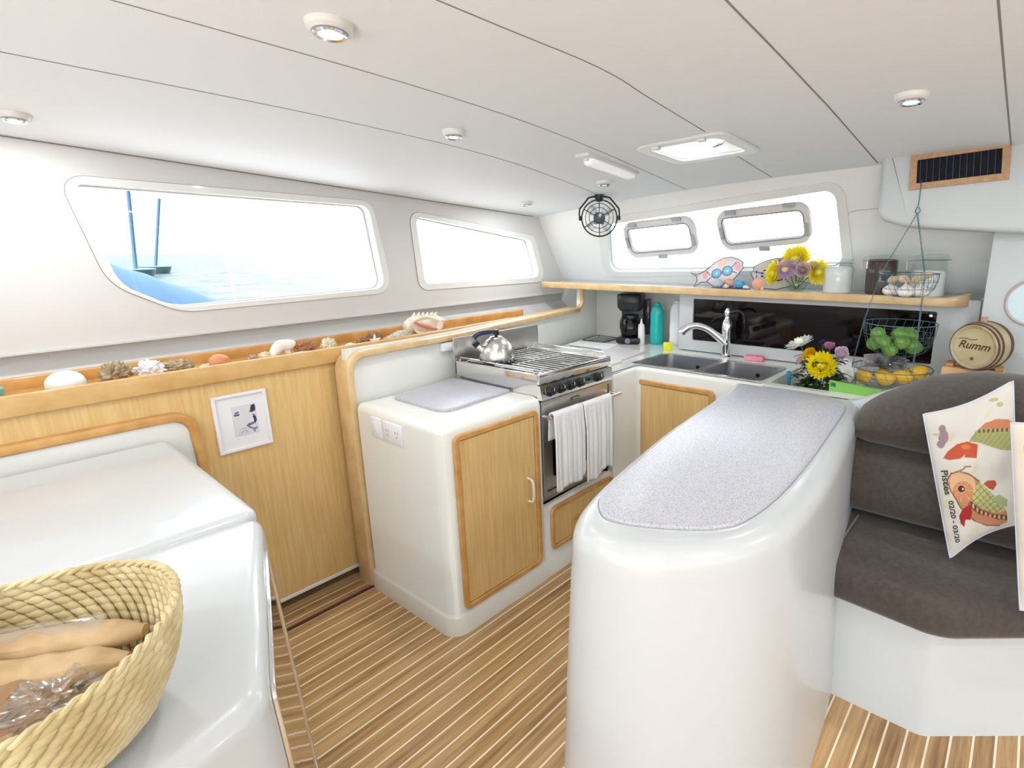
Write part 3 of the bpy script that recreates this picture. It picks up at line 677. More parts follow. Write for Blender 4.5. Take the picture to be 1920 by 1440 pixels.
bm = B(); lathe(bm, [(0, 0), (.008, 0), (.008, .012), (0, .013)], 14, M=Matrix.Translation((2.03, 1.645, .925)) @ Matrix.Rotation(PI/2-.18, 4, 'X')); finish(bm, 'igniter', BLACK, t)
bm = B(); plate(bm, rrect(1.706, 2.228, .415, .880, .006, 2), [rrect(1.725, 2.21, .44, .866, .006, 2)], .025, lambda u, v, w: (u, 1.675-w, v)); finish(bm, 'door_surround', STEEL, t, smooth=False)
bm = B(); plate(bm, rrect(1.728, 2.207, .443, .863, .006, 2), [], .018, lambda u, v, w: (u, 1.675-w, v)); od = finish(bm, 'oven_door', STEEL, t, smooth=False)
bm = B(); plate(bm, rrect(1.775, 2.16, .50, .74, .01, 2), [], .002, lambda u, v, w: (u, 1.6565-w, v)); finish(bm, 'door_glass', SMOKE, od, smooth=False)
bm = B(); box(bm, 1.915, 1.975, 1.652, 1.657, .842, .856, .001); bd = finish(bm, 'badge', mat('badge_bronze', (.16, .11, .06), .4, .6), od)
bm = B(); box(bm, 1.922, 1.968, 1.6508, 1.6518, .847, .851); finish(bm, 'lettering', STEELP, bd, smooth=False)
bm = B(); tube(bm, [(1.70, 1.608, .812), (2.25, 1.608, .812)], .008, 12); 
for x in (1.715, 2.235): tube(bm, [(x, 1.608, .812), (x, 1.66, .812)], .007, 8)
finish(bm, 'towel_bar', STEELP, t)
bm = B(); box(bm, 1.70, 2.31, 2.243, 2.250, .93, 1.115, .002); finish(bm, 'back_splash', STEEL, t)
for x in (1.706, 2.227):
    bm = B(); box(bm, x-.004, x+.004, 1.672, 2.235, .90, 1.0, .002); sr = finish(bm, 'side_rail', STEELP, t)
    bm = B(); tube(bm, [(x, 1.69, 1.0), (x, 1.70, 1.02), (x, 2.20, 1.022), (x, 2.21, 1.0)], .004, 8); finish(bm, 'fiddle_rod', CHROME, sr)
bm = B(); box(bm, 1.699, 1.702, 1.69, 2.25, .86, .905); tube(bm, [(1.699, 1.98, .885), (1.694, 1.98, .885)], .005, 8); finish(bm, 'gimbal_plate', STEEL, t)
for (cx, cy, r_) in ((1.84, 1.82, .045), (2.09, 1.82, .035), (1.84, 2.09, .035), (2.09, 2.09, .045)):
    bm = B(); lathe(bm, [(0, .967), (r_, .967), (r_, .974), (r_*.8, .980), (0, .982)], 24, (cx, cy, 0)); b_ = finish(bm, 'burner', mat('burner_alu', (.5, .5, .5), .4, .8), t)
    bm = B(); lathe(bm, [(0, .982), (r_*.62, .982), (r_*.6, .986), (0, .987)], 20, (cx, cy, 0)); finish(bm, 'burner_cap', BLACK, b_)
bm = B()
for i in range(14): 
    x = 1.73+i*.0366; tube(bm, [(x, 1.69, .993), (x, 2.22, .993)], .0034, 6)
for y in (1.69, 1.955, 2.22): tube(bm, [(1.725, y, .990), (2.21, y, .990)], .004, 6)
for x in (1.73, 1.97, 2.206):
    for y in (1.70, 1.955, 2.21): tube(bm, [(x, y, .990), (x, y, .966)], .004, 6)
finish(bm, 'grate', STEEL, t)

def towel(x0, x1, zf, zb, sd, label, nm='dish_towel'):
    bm = B(); nu, nv = 40, 46; g = {}
    L1 = .812+.013-zf; L2 = .812+.013-zb; tot = L1+L2+.03
    for i in range(nu):
        for j in range(nv):
            u = i/(nu-1); s = j/(nv-1)*tot
            sag = .018*math.sin(u*3.1+sd)+.012*math.sin(u*9+sd*2)
            if s < L2: y, z = 1.622, .825-(L2-s)
            elif s < L2+.03: a = (s-L2)/.03*PI; y, z = 1.608+.014*math.cos(a), .825-.003+.012*math.sin(a)
            else: y, z = 1.593, .825-(s-L2-.03)*(1+sag/L1)
            d = min(1, abs(z-.825)/.12); side = -1 if y < 1.608 else 0.3
            y += side*d*(.006+.006*(1+math.sin(u*17+sd))*.5+.0025*math.sin(u*39+sd*3))
            x = x0+(x1-x0)*u + .012*(u-.5)*d*math.sin(sd*5) 
            g[i, j] = bm.verts.new((x, y, z))
    for i in range(nu-1):
        for j in range(nv-1): bm.faces.new((g[i, j], g[i+1, j], g[i+1, j+1], g[i, j+1]))
    o = finish(bm, nm, TOWEL, None, ang=80); m = o.modifiers.new('s', 'SOLIDIFY'); m.thickness = .005; m.offset = 0
    return tag(o, label, 'towel', 'white towels on the oven bar')
tw = towel(1.722, 1.925, .478, .70, .4, 'white dish towel with grey check lines on the left of the oven bar')
def strip_on(o, pts, w=.0011, m=None):
    bm = B(); tube(bm, pts, w, 5, flat=.6); finish(bm, 'woven_line', m, o)
gl = mat('grey_thread', (.42, .42, .42), .9)
def ty(u, sd, z): 
    d = min(1, abs(z-.825)/.12); return 1.593-d*(.006+.006*(1+math.sin(u*17+sd))*.5+.0025*math.sin(u*39+sd*3))-.0028
for u in (.15, .45, .78): strip_on(tw, [(1.722+.203*u+.012*(u-.5)*min(1, abs(z-.825)/.12)*math.sin(2.0), ty(u, .4, z), z) for z in [.82-.013*k for k in range(25)]], m=gl)
towel(1.932, 2.152, .435, .66, 2.1, 'ribbed white dish towel on the right of the oven bar')

t = thing('kettle', (1.832, 2.07, .997), 'round stainless whistling kettle with a dark blue handle, on the stove', 'kettle')
K = (1.832, 2.07, .997)
bm = B(); lathe(bm, [(.0, 0), (.080, 0), (.088, .006), (.089, .025), (.085, .055), (.073, .085), (.052, .108), (.035, .118), (.03, .120), (.0, .1205)], 36, K); finish(bm, 'body', STEEL, t, ang=60)
bm = B(); lathe(bm, [(.0, .119), (.032, .119), (.034, .123), (.028, .127), (0, .129)], 24, K); lid = finish(bm, 'lid', STEELP, t)
bm = B(); lathe(bm, [(.0, .127), (.008, .127), (.008, .132), (.014, .135), (.014, .156), (.010, .160), (0, .161)], 18, K); finish(bm, 'knob', BLACK, lid)
sd_ = Vector((-.80, .35, 0)).normalized(); KV = Vector(K)
bm = B(); tube(bm, [KV+sd_*.070+Vector((0, 0, .06)), KV+sd_*.088+Vector((0, 0, .078)), KV+sd_*.104+Vector((0, 0, .098))], .017, 14, rr=[.022, .018, .014]); finish(bm, 'spout', STEELP, t)
bm = B(); tube(bm, [KV+sd_*.098+Vector((0, 0, .090)), KV+sd_*.112+Vector((0, 0, .108))], .018, 14); finish(bm, 'whistle', BLACK, t)
bm = B(); P = smoothpath([KV+sd_*.0+Vector((0, 0, .150)), KV+sd_*.035+Vector((0, 0, .150)), KV+sd_*.085+Vector((0, 0, .146)), KV+sd_*.115+Vector((0, 0, .128))], 5); tube(bm, P, .009, 10, rr=[.006+.006*min(1, i/5) for i in range(len(P))]); finish(bm, 'handle', mat('blue_black_handle', (.01, .025, .08), .3), t)

# ------------------------------------------------------------------ counter things
t = thing('coffee_maker', (3.17, 2.17, .9), 'black drip coffee maker with a glass carafe in the counter corner', 'coffee maker')
Mx = Matrix.Translation((3.17, 2.17, .9)) @ Matrix.Rotation(math.radians(22), 4, 'Z')
bm = B(); box(bm, -.12, .09, -.085, .085, .006, .045, .012, M=Mx); finish(bm, 'base', BLACK, t)
bm = B(); box(bm, .03, .09, -.08, .08, .04, .26, .012, M=Mx); finish(bm, 'column', BLACK, t)
bm = B(); loft(bm, [[Mx @ Vector((p[0], p[1], z)) for p in offset(rrect(-.105, .09, -.085, .085, .04), d)] for z, d in ((.225, -.02), (.25, 0), (.33, .002), (.338, -.006), (.342, -.02))]); finish(bm, 'brew_head', BLACK, t, ang=50)
bm = B(); lathe(bm, [(.0, .048), (.055, .048), (.066, .07), (.068, .11), (.058, .15), (.045, .17), (.047, .18)], 28, (-.045, 0, 0), M=Mx, cap=(True, False)); cf = finish(bm, 'carafe', pane('dark_carafe_glass', (.35, .33, .32), 1.2), t)
bm = B(); lathe(bm, [(.047, .178), (.052, .18), (.050, .195), (.02, .20), (0, .20)], 28, (-.045, 0, 0), M=Mx, cap=(False, True)); finish(bm, 'carafe_lid', BLACK, cf)
bm = B(); tube(bm, [Mx @ Vector(p) for p in smoothpath([(-.09, .02, .185), (-.135, .035, .18), (-.145, .04, .13), (-.125, .03, .085), (-.105, .02, .08)], 5)], .010, 10); finish(bm, 'carafe_handle', BLACK, cf)
bm = B(); lathe(bm, [(0, .0), (.02, 0), (.02, .003), (0, .003)], 14, M=Mx @ Matrix.Translation((-.121, 0, .025)) @ Matrix.Rotation(-PI/2, 4, 'Y')); finish(bm, 'switch', mat('blue_grey_switch', (.15, .2, .28), .4), t)
bm = B(); box(bm, .02, .085, -.13, -.087, .05, .30, .012, M=Mx); finish(bm, 'water_tank', pane('tank_plastic', (.45, .40, .5), 1), t)
o = thing('drying_tray', (3.12, 2.36, .9), 'small black wire tray beside the coffee maker', 'tray')
bm = B(); P = rpoly([(2.98, 2.27), (3.20, 2.30), (3.22, 2.50), (2.99, 2.47)], .02, 4); tube(bm, [(x, y, .912) for x, y in P], .003, 6, True); finish(bm, 'rim', BLACKM, o)
bm = B(); 
for k in range(8): tube(bm, [(2.99+.03*k, 2.275, .906), (2.99+.03*k, 2.475, .906)], .0018, 5)
finish(bm, 'wires', BLACKM, o)
for i_ in range(4):
    px_, py_ = [(3.0, 2.285), (3.19, 2.31), (3.20, 2.485), (3.0, 2.46)][i_]
    bm = B(); lathe(bm, [(0, .9005), (.004, .9005), (.004, .912), (0, .912)], 8, (px_, py_, 0)); finish(bm, 'foot', BLACKM, o)

o = thing('squeeze_bottle', (3.13, 2.06, .9), 'translucent white squeeze bottle with a pointed nozzle', 'bottle')
bm = B(); lathe(bm, [(0, 0), (.022, 0), (.024, .005), (.024, .11), (.02, .122), (.0, .122)], 20, (3.13, 2.06, .9)); finish(bm, 'bottle_body', mat('milky_plastic', (.80, .79, .75), .35), o)
bm = B(); lathe(bm, [(.0, .120), (.021, .120), (.021, .135), (.009, .142), (.003, .175), (0, .176)], 18, (3.13, 2.06, .9)); finish(bm, 'nozzle', WHITEP, o)
def flatbottle(nm, c, w, d, h, m, label, capm=None, rot=0):
    o = thing(nm, c, label, 'bottle'); bm = B(); rings = []
    for z, k in ((0, .86), (.01, .97), (.10, 1.0), (.22, .96), (.36, 1.0), (.52, .93), (.68, .97), (.82, .90), (.90, .72), (.94, .52)):
        rings.append([Vector(c)+Matrix.Rotation(rot, 3, 'Z') @ Vector((d*k*math.cos(a)*(1-.1*math.sin(2*a)**2), w*k*math.sin(a), z*h)) for a in [2*PI*i/28 for i in range(28)]])
    loft(bm, rings); finish(bm, 'bottle_body', m, o, ang=60)
    bm = B(); rings = [[Vector(c)+Vector((.55*d*k*math.cos(a), .55*w*k*math.sin(a), z*h)) for a in [2*PI*i/24 for i in range(24)]] for z, k in ((.93, 1), (.985, .95), (1.0, .8))]
    loft(bm, rings); finish(bm, 'cap', capm or m, o); return o
flatbottle('detergent_bottle', (3.19, 1.975, .9), .047, .030, .285, mat('teal_plastic', (.0, .42, .40), .25, coat=.4), 'teal plastic detergent bottle beside the coffee maker', rot=.5)
flatbottle('white_bottle', (3.24, 1.845, .9), .052, .035, .30, WHITEP, 'tall white plastic bottle standing right of the teal bottle', rot=.5)
bm = B(); box(bm, -.012, .012, -.028, .028, 0, .055, .004, M=Matrix.Translation((3.02, 1.785, .9)) @ Matrix.Rotation(.5, 4, 'Z')); tag(finish(bm, 'sponge', mottled('yellow_sponge', (.75, .72, .02), (.85, .82, .10), 90, .95, bump=.5)), 'bright yellow sponge standing at the back left corner of the sink', 'sponge')
bm = B(); box(bm, -.025, .03, -.055, .055, 0, .028, .006, M=Matrix.Translation((3.035, 1.215, .9)) @ Matrix.Rotation(.15, 4, 'Z')); tag(finish(bm, 'sponge', mottled('pink_sponge', (.78, .25, .36), (.85, .36, .46), 90, .95, bump=.5)), 'pink sponge lying right of the faucet behind the sink', 'sponge')
bm = B(); prism(bm, rpoly([(2.40, 1.80), (2.54, 1.80), (2.56, 1.83), (2.88, 1.86), (2.90, 2.11), (2.42, 2.10)], .02), .901, .913, .003); tag(finish(bm, 'cutting_board', mat('pinkish_white_board', (.76, .71, .73), .3), ang=50), 'pinkish white cutting board lying on the counter right of the stove', 'cutting board')
o = thing('chopping_mat', (2.95, 2.28, .9), 'thin white boards stacked between stove and coffee maker', 'cutting board')
for k, z in ((0, .901), (1, .907)):
    bm = B(); prism(bm, [(p[0]-.01*k, p[1]+.012*k) for p in rpoly([(2.80, 2.09), (2.99, 2.13), (2.965, 2.44), (2.80, 2.42)], .01)], z, z+.005, .001); finish(bm, 'board', mat('white_board%d' % k, (.82, .82, .84), .3), o)
# splash plate switch
o = thing('splash_switch', (1.72, 2.285, 1.045), 'small white switch plate on the wall between cabinet and stove back', 'switch')
bm = B(); box(bm, 1.668, 1.772, 2.296, 2.316, 1.045, 1.088, .003); finish(bm, 'plate', WHITEP, o)
bm = B(); box(bm, 1.71, 1.74, 2.2935, 2.298, 1.058, 1.078, .002); finish(bm, 'rocker', WHITEP, o)

# ------------------------------------------------------------------ ceiling fittings
def tangent(x, y):
    n = Vector((.056, .033*y, 1)).normalized(); q = n.rotation_difference(Vector((0, 0, 1))); return Matrix.Translation((x, y, zc(x, y))) @ q.inverted().to_matrix().to_4x4()
DL = [(.691, 1.258, .048, 'near the camera at the top of the photo'), (.337, 2.503, .040, 'at the left edge above the large window'), (1.362, 1.71, .040, 'mid ceiling above the wall between the side windows'), (2.458, 1.862, .042, 'beside the little fan'), (2.585, 2.574, .040, 'in the far corner above the second side window'), (1.956, .353, .046, 'on the right side before the air grille')]
for x, y, r_, where in DL:
    M = tangent(x, y); k = r_/.045
    t = thing('downlight', (x, y, zc(x, y)), 'round recessed chrome downlight %s' % where, 'ceiling light', 'round downlights in the headliner')
    bm = B(); lathe(bm, [(.030*k, -.016), (.036*k, -.018), (.044*k, -.012), (.047*k, 0), (.046*k, .002), (.03*k, .002)], 36, M=M, cap=(False, False)); finish(bm, 'base_ring', FRAME, t)
    bm = B(); lathe(bm, [(.031*k, -.017), (.034*k, -.021), (.031*k, -.024), (.024*k, -.022), (.023*k, -.004)], 36, M=M, cap=(False, False)); finish(bm, 'chrome_ring', CHROME, t)
    bm = B(); lathe(bm, [(0, -.016), (.012*k, -.015), (.0235*k, -.010), (.0235*k, -.002), (0, -.002)], 28, M=M); finish(bm, 'lens', LENS, t)
    la = bpy.data.lights.new('downlight_lamp', 'AREA'); la.shape = 'DISK'; la.size = .045; la.energy = 1.3; la.color = (.93, .97, 1); lo = bpy.data.objects.new('downlight_lamp', la); C.objects.link(lo); lo.parent = t; lo.location = (0, 0, -.028)
# unseen fill lights added to brighten the cabin, aft and to starboard of the galley
for k, (x, y) in enumerate(((-.9, 1.3), (-.9, -.6), (.7, -.9), (2.0, -1.0), (-1.8, .3))):
    la = bpy.data.lights.new('fill_light', 'AREA'); la.shape = 'DISK'; la.size = .12; la.energy = 3.8; la.color = (.93, .97, 1); lo = bpy.data.objects.new('fill_light', la); C.objects.link(lo); lo.parent = CEIL; lo.location = (x, y, zc(x, y)-.03)
# tube light
t = thing('tube_light', (2.15, 1.60, zc(2.15, 1.6)), 'slim white rectangular ceiling light with a frosted cover near the hatch', 'ceiling light')
M = tangent(2.15, 1.60) @ Matrix.Rotation(math.radians(7), 4, 'Z')
bm = B(); box(bm, -.235, .235, -.036, .036, -.014, .001, .004, M=M); finish(bm, 'base', WHITEP, t)
bm = B(); loft(bm, [[M @ Vector((x, a, b)) for a, b in rpoly([(-.03*k, -.012), (.03*k, -.012), (.024*k, -.012-.024*k), (-.024*k, -.012-.024*k)], .009, 4)] for x, k in ((-.19, .5), (-.185, .8), (-.17, 1), (.205, 1), (.22, .8), (.225, .5))]); finish(bm, 'diffuser', DIFF, t, ang=60)
bm = B(); box(bm, -.205, -.192, -.01, .01, -.024, -.012, .002, M=M); finish(bm, 'switch', WHITEP, t)
# deck hatch
hx, hy = (HX0+HX1)/2, (HY0+HY1)/2; M = tangent(hx, hy)
t = thing('deck_hatch', (hx, hy, zc(hx, hy)), 'square white framed deck hatch glowing with daylight in the ceiling', 'hatch')
bm = B(); plate(bm, rrect(-.19, .19, -.20, .20, .05), [rrect(-.142, .142, -.152, .152, .035)], .012, lambda u, v, w: M @ Vector((u, v, -w))); bevel(finish(bm, 'trim_ring', FRAME, t, ang=50), .004)
bm = B(); plate(bm, rrect(-.165, .165, -.175, .175, .05), [rrect(-.142, .142, -.152, .152, .035)], .10, lambda u, v, w: M @ Vector((u, v, w))); finish(bm, 'shaft', FRAME, t, ang=50)
bm = B(); plate(bm, rrect(-.16, .16, -.17, .17, .05), [rrect(-.11, .11, -.12, .12, .04)], .02, lambda u, v, w: M @ Vector((u, v, .10+w))); lf = finish(bm, 'lid_frame', FRAME, t, ang=50)
bm = B(); plate(bm, rrect(-.112, .112, -.122, .122, .04), [], .01, lambda u, v, w: M @ Vector((u, v, .112+w))); finish(bm, 'pane', FROST, t, smooth=False)
bm = B(); box(bm, .085, .125, -.10, -.03, .05, .10, .006, M=M); tube(bm, [M @ Vector(p) for p in smoothpath([(.10, -.09, .055), (.09, -.06, .028), (.10, -.02, .022)], 5)], .007, 8); finish(bm, 'latch_handle', CHROME, lf)
for a, b in ((-.165, .10), (-.165, -.10)):
    bm = B(); box(bm, a-.012, a+.012, b-.016, b+.016, -.022, -.010, .003, M=M); finish(bm, 'clip', WHITEP, t)

# fan hanging from the ceiling
t = thing('fan', (0, 0, 0), 'small black wire caged fan hanging from the ceiling at the corner', 'fan')
def ringp(r_, x, n=40): return [(x, r_*math.cos(2*PI*k/n), r_*math.sin(2*PI*k/n)) for k in range(n)]
bm = B()
for r_, x in ((.104, -.005), (.084, -.018), (.060, -.028)): tube(bm, ringp(r_, x), .0019, 6, True)
for k in range(6):
    a = PI/2+2*PI*k/6; tube(bm, [(-.030, .03*math.cos(a), .03*math.sin(a)), (-.024, .072*math.cos(a), .072*math.sin(a)), (-.005, .104*math.cos(a), .104*math.sin(a)), (.03, .106*math.cos(a), .106*math.sin(a)), (.05, .05*math.cos(a), .05*math.sin(a))], .0022, 6)
finish(bm, 'cage', BLACKM, t)
bm = B(); tube(bm, ringp(.107, .012), .0042, 8, True); finish(bm, 'outer_ring', BLACKM, t)
bm = B(); lathe(bm, [(0, -.034), (.012, -.034), (.034, -.028), (.036, .0), (.03, .045), (0, .055)], 24, M=Matrix.Rotation(PI/2, 4, 'Y')); finish(bm, 'motor', mat('fan_motor_teal_black', (.02, .03, .04), .3), t)
for k in range(4):
    bm = B(); R_ = Matrix.Rotation(PI/4+k*PI/2, 4, 'X'); v = []
    g = [[bm.verts.new((.01*(j-1)-.004*(i/4), (.03+.058*i/4), (j-1)*(.012+.016*math.sin(i/4*2.6)))) for j in range(3)] for i in range(5)]
    for i in range(4):
        for j in range(2): bm.faces.new((g[i][j], g[i+1][j], g[i+1][j+1], g[i][j+1]))
    for r_ in g: xf(r_, R_)
    bl = finish(bm, 'blade', mat('smoke_blade', (.55, .57, .58), .3), t); m = bl.modifiers.new('s', 'SOLIDIFY'); m.thickness = .0015
bm = B(); tube(bm, [(.012, .112, 0), (.012, .122, .02), (.012, .118, .055), (.012, .064, .118), (.012, .04, .124), (.012, -.04, .124), (.012, -.064, .118), (.012, -.118, .055), (.012, -.122, .02), (.012, -.112, 0)], .005, 8); finish(bm, 'yoke', BLACKM, t)
bm = B(); lathe(bm, [(0, .096), (.018, .096), (.026, .118), (.028, .136), (0, .136)], 20, (.012, 0, 0)); finish(bm, 'mount', BLACK, t)
for s_ in (-1, 1):
    bm = B(); lathe(bm, [(0, -.006), (.013, -.006), (.013, .010), (0, .010)], 16, M=Matrix.Translation((.012, s_*.118, 0)) @ Matrix.Rotation(PI/2, 4, 'X')); finish(bm, 'pivot_knob', BLACK, t)
t.location = (2.74, 2.115, zc(2.74, 2.115)-.136); t.rotation_euler = (0, 0, math.radians(37))

# air grille
t = thing('air_grille', (2.85, .32, 1.78), 'wooden framed dark air grille on the white housing at upper right', 'vent')
G0 = [(.490, 1.925), (.142, 1.945), (.132, 1.797), (.484, 1.778)]
Gi = [(.462, 1.900), (.168, 1.917), (.160, 1.822), (.456, 1.805)]
bm = B(); plate(bm, G0, [Gi], .012, XP(2.85)); bevel(finish(bm, 'frame', OAK, t, smooth=False), .002)
bm = B(); plate(bm, offset(Gi, .004), [], .002, XP(2.849)); finish(bm, 'dark_back', mat('grille_black', (.004, .004, .006), .8), t, smooth=False)
for k in range(12):
    u = (k+.7)/12.4; a = Vector(Gi[0]).lerp(Vector(Gi[1]), u); b = Vector(Gi[3]).lerp(Vector(Gi[2]), u)
    bm = B(); loft(bm, [[(2.847, p.x-.0015, p.y), (2.847, p.x+.0015, p.y), (2.841, p.x+.006, p.y), (2.841, p.x+.003, p.y)] for p in (a, b)]); finish(bm, 'slat', mat('slat_dark_blue', (.015, .02, .05), .4), t, smooth=False)

# round wall picture
t = thing('round_picture', (2.945, -.012, 1.21), 'round framed pale blue picture on the white panel at the right edge', 'picture')
M = Matrix.Translation((2.95, -.012, 1.306)) @ Matrix.Rotation(-PI/2, 4, 'Y')
bm = B(); lathe(bm, [(.087, 0), (.098, 0), (.098, .008), (.094, .012), (.087, .010)], 48, M=M, cap=(False, False)); finish(bm, 'frame', mat('rosy_frame', (.55, .42, .40), .4), t)
bm = B(); lathe(bm, [(0, .001), (.089, .001), (.089, .006), (0, .006)], 48, M=M); pc = finish(bm, 'picture_face', mat('pale_blue_print', (.62, .78, .84), .3), t)
bm = B(); lathe(bm, [(0, .0062), (.025, .0062), (.025, .0068), (0, .0068)], 20, M=M @ Matrix.Translation((.01, 0, 0))); finish(bm, 'emblem', mat('print_teal', (.25, .62, .60), .4), pc)
bm = B()
for k, ch in enumerate('LAZY'): addtext(bm, ch, .016, lambda u, v, k=k: (2.9435, -.012+.066*math.cos(math.radians(168-k*17))-0*u-( u*math.cos(.9)-v*math.sin(.9)), 1.306+.066*math.sin(math.radians(168-k*17))+(u*math.sin(.9)+v*math.cos(.9))))
finish(bm, 'lettering', mat('print_ink', (.3, .5, .52), .5), pc, smooth=False)
print('fittings ok')

# ------------------------------------------------------------------ outside the windows
SEA = mat('sea_water', (.03, .16, .20), .40, spec=.14); n = SEA.node_tree
b_ = n.nodes['Principled BSDF']; t_ = n.nodes.new('ShaderNodeTexCoord'); z_ = n.nodes.new('ShaderNodeTexNoise'); z_.inputs['Scale'].default_value = .25; z_.inputs['Detail'].default_value = 6; z_.inputs['Roughness'].default_value = .7
r_ = n.nodes.new('ShaderNodeValToRGB'); r_.color_ramp.elements[0].position = .44; r_.color_ramp.elements[1].position = .60; r_.color_ramp.elements[0].color = (.004, .026, .028, 1); r_.color_ramp.elements[1].color = (.085, .12, .118, 1)  # pale noise patches stand in for glitter on the water
u_ = n.nodes.new('ShaderNodeBump'); u_.inputs['Strength'].default_value = .8; u_.inputs['Distance'].default_value = .3
n.links.new(t_.outputs['Object'], z_.inputs['Vector']); n.links.new(z_.outputs['Fac'], r_.inputs[0]); n.links.new(r_.outputs[0], b_.inputs['Base Color']); n.links.new(z_.outputs['Fac'], u_.inputs['Height']); n.links.new(u_.outputs[0], b_.inputs['Normal'])
bm = B(); vs = [bm.verts.new(p) for p in ((-600, -600, -1.2), (900, -600, -1.2), (900, 900, -1.2), (-600, 900, -1.2))]; bm.faces.new(vs)
o = finish(bm, 'sea', SEA, smooth=False); o['kind'] = 'structure'
MASTM = mat('mast_blue', (.05, .11, .20), .6)
for (xb, y, r_, top, lean, lab) in ((17.69, 80, .20, 22, .088, 'tall blue mast of a distant boat, the left one beyond the large side window'), (19.46, 92, .19, 8.4, .233, 'shorter dark blue mast of a distant boat, right one beyond the window')):
    xb = xb*y/80; t = thing('boat_mast', (xb, y, -1.2), lab, 'mast')
    bm = B(); tube(bm, [(xb, y, -1.2), (xb+lean*top, y, top)], r_, 10); finish(bm, 'pole', MASTM, t)
    bm = B(); hull = [[(xb+1.7*math.cos(a)*k, y+4*math.sin(a)*k, z) for a in [2*PI*i/24 for i in range(24)]] for z, k in ((-1.3, .8), (-.3, 1), (-.25, .97))]; loft(bm, hull); finish(bm, 'hull', mat('far_hull_teal', (.07, .13, .15), .6), t)
t = thing('boat_cover', (.95, 4.7, .0), 'blue fabric cover over the deck seen low in the large side window', 'boat cover')
bm = B(); rings = []
for k in range(14):
    u = k/13; x = .60+.92*u; h = 1.60-.42*u**1.2
    rings.append([(x, 4.7+.45*math.cos(a), 1.0+(h-1.0)*math.sin(a)*(1+.02*math.sin(k*2.1))) for a in [PI*i/14 for i in range(15)]])
loft(bm, rings, closed=False, cap=(False, False)); for_ = finish(bm, 'fabric', mat('blue_canvas', (.04, .09, .17), .8), t)
bm = B(); box(bm, .6, 1.75, 4.2, 5.2, .76, 1.0, .02); finish(bm, 'frame', WHITEP, t)
t = thing('deck_stanchion', (1.53, 4.5, .0), 'thin pale guardrail stanchion outside the large side window', 'stanchion')
bm = B(); tube(bm, [(1.545, 4.5, .75), (1.522, 4.5, 1.565)], .009, 8); finish(bm, 'post', mat('stanchion_cream', (.75, .62, .5), .4), t)
bm = B(); ball(bm, (1.522, 4.5, 1.572), .013, sub=1); finish(bm, 'cap', WHITEP, t)
bm = B(); box(bm, -2.5, 4.2, 3.1, 5.6, .60, .75, .02); struct(finish(bm, 'deck', mat('side_deck', (.42, .43, .44), .5)))
bm = B(); box(bm, -8.5, -2.58, -4.2, 4.2, -.08, -.01, .02); struct(finish(bm, 'cockpit_bounce_sole', mat('white_nonskid', (.82, .83, .84), .6)))  # unseen cockpit floor, added to bounce sunlight up to the ceiling

# ------------------------------------------------------------------ picture, socket side and shells on the tray shelf
PX0, PX1, PZ0, PZ1 = .676, .869, .777, 1.009
t = thing('framed_print', (.772, 2.40, PZ0), 'small white framed mermaid and ship print on the wood panel', 'picture')
bm = B(); plate(bm, [(PX0, PZ0), (PX1, PZ0), (PX1, PZ1), (PX0, PZ1)], [[(PX0+.012, PZ0+.012), (PX1-.012, PZ0+.012), (PX1-.012, PZ1-.012), (PX0+.012, PZ1-.012)]], .014, lambda u, v, w: (u, 2.4015-w, v)); bevel(finish(bm, 'frame', mat('white_frame', (.84, .82, .84), .35), t, smooth=False), .002)
def art(U, V):
    n = len(U); c = np.tile(np.array([.80, .79, .81]), (n, 1)); X = U*193; Y = (1-V)*232     # millimetres in the frame
    inp = (X > 62) & (X < 152) & (Y > 50) & (Y < 178); c[inp] = (.68, .67, .70)
    dk = (.035, .035, .09); md = (.16, .17, .28)
    hull = inpoly(X, Y, [(66, 84), (90, 84), (87, 91), (70, 91)]) | nearline(X, Y, [(72, 84), (74, 72)], .8) | nearline(X, Y, [(80, 84), (82, 70)], .8) | ell(X, Y, 76, 78, 3.5, 4) | ell(X, Y, 84, 77, 3, 5)
    c[hull] = (.10, .09, .25)
    c[inpoly(X, Y, [(125, 84), (132, 74), (131, 66), (136, 62), (134, 54), (141, 56), (148, 52), (151, 60), (150, 82), (138, 86)])] = dk
    c[ell(X, Y, 139, 101, 5.5, 6)] = dk; c[ell(X, Y, 137, 102, 3, 4)] = (.75, .74, .76)
    c[inpoly(X, Y, [(134, 108), (144, 97), (149, 110), (150, 126), (143, 136), (131, 139), (128, 133), (138, 128), (140, 118)])] = dk
    c[ell(X, Y, 134, 117, 4, 9, .2)] = (.76, .75, .77)
    c[inpoly(X, Y, [(140, 128), (143, 136), (124, 142), (112, 141), (110, 136), (116, 131)])] = md
    c[nearline(X, Y, [(112, 139), (121, 150), (134, 157)], 3.6)] = md
    c[inpoly(X, Y, [(130, 154), (152, 152), (146, 160), (140, 166), (139, 176), (132, 168)])] = (.22, .24, .33)
    rk = ell(X, Y, 92, 168, 22, 12) & (((X*.9+Y*1.3) % 7) < 1.6); c[rk & inp] = (.38, .37, .42)
    c[nearline(X, Y, [(84, 152), (92, 146), (98, 152), (106, 144)], 1)] = (.3, .3, .36); c[nearline(X, Y, [(86, 166), (94, 158), (106, 158), (108, 166)], .9)] = (.2, .2, .3)
    c[nearline(X, Y, [(62, 50), (152, 50), (152, 178), (62, 178), (62, 50)], .5)] = (.5, .49, .52)
    return c
painted('print', lambda u, v, s: (PX0+.005+(PX1-PX0-.01)*u, 2.396, PZ0+.005+(PZ1-PZ0-.01)*v), 150, 180, art, vcol('print_paper', .7), t)

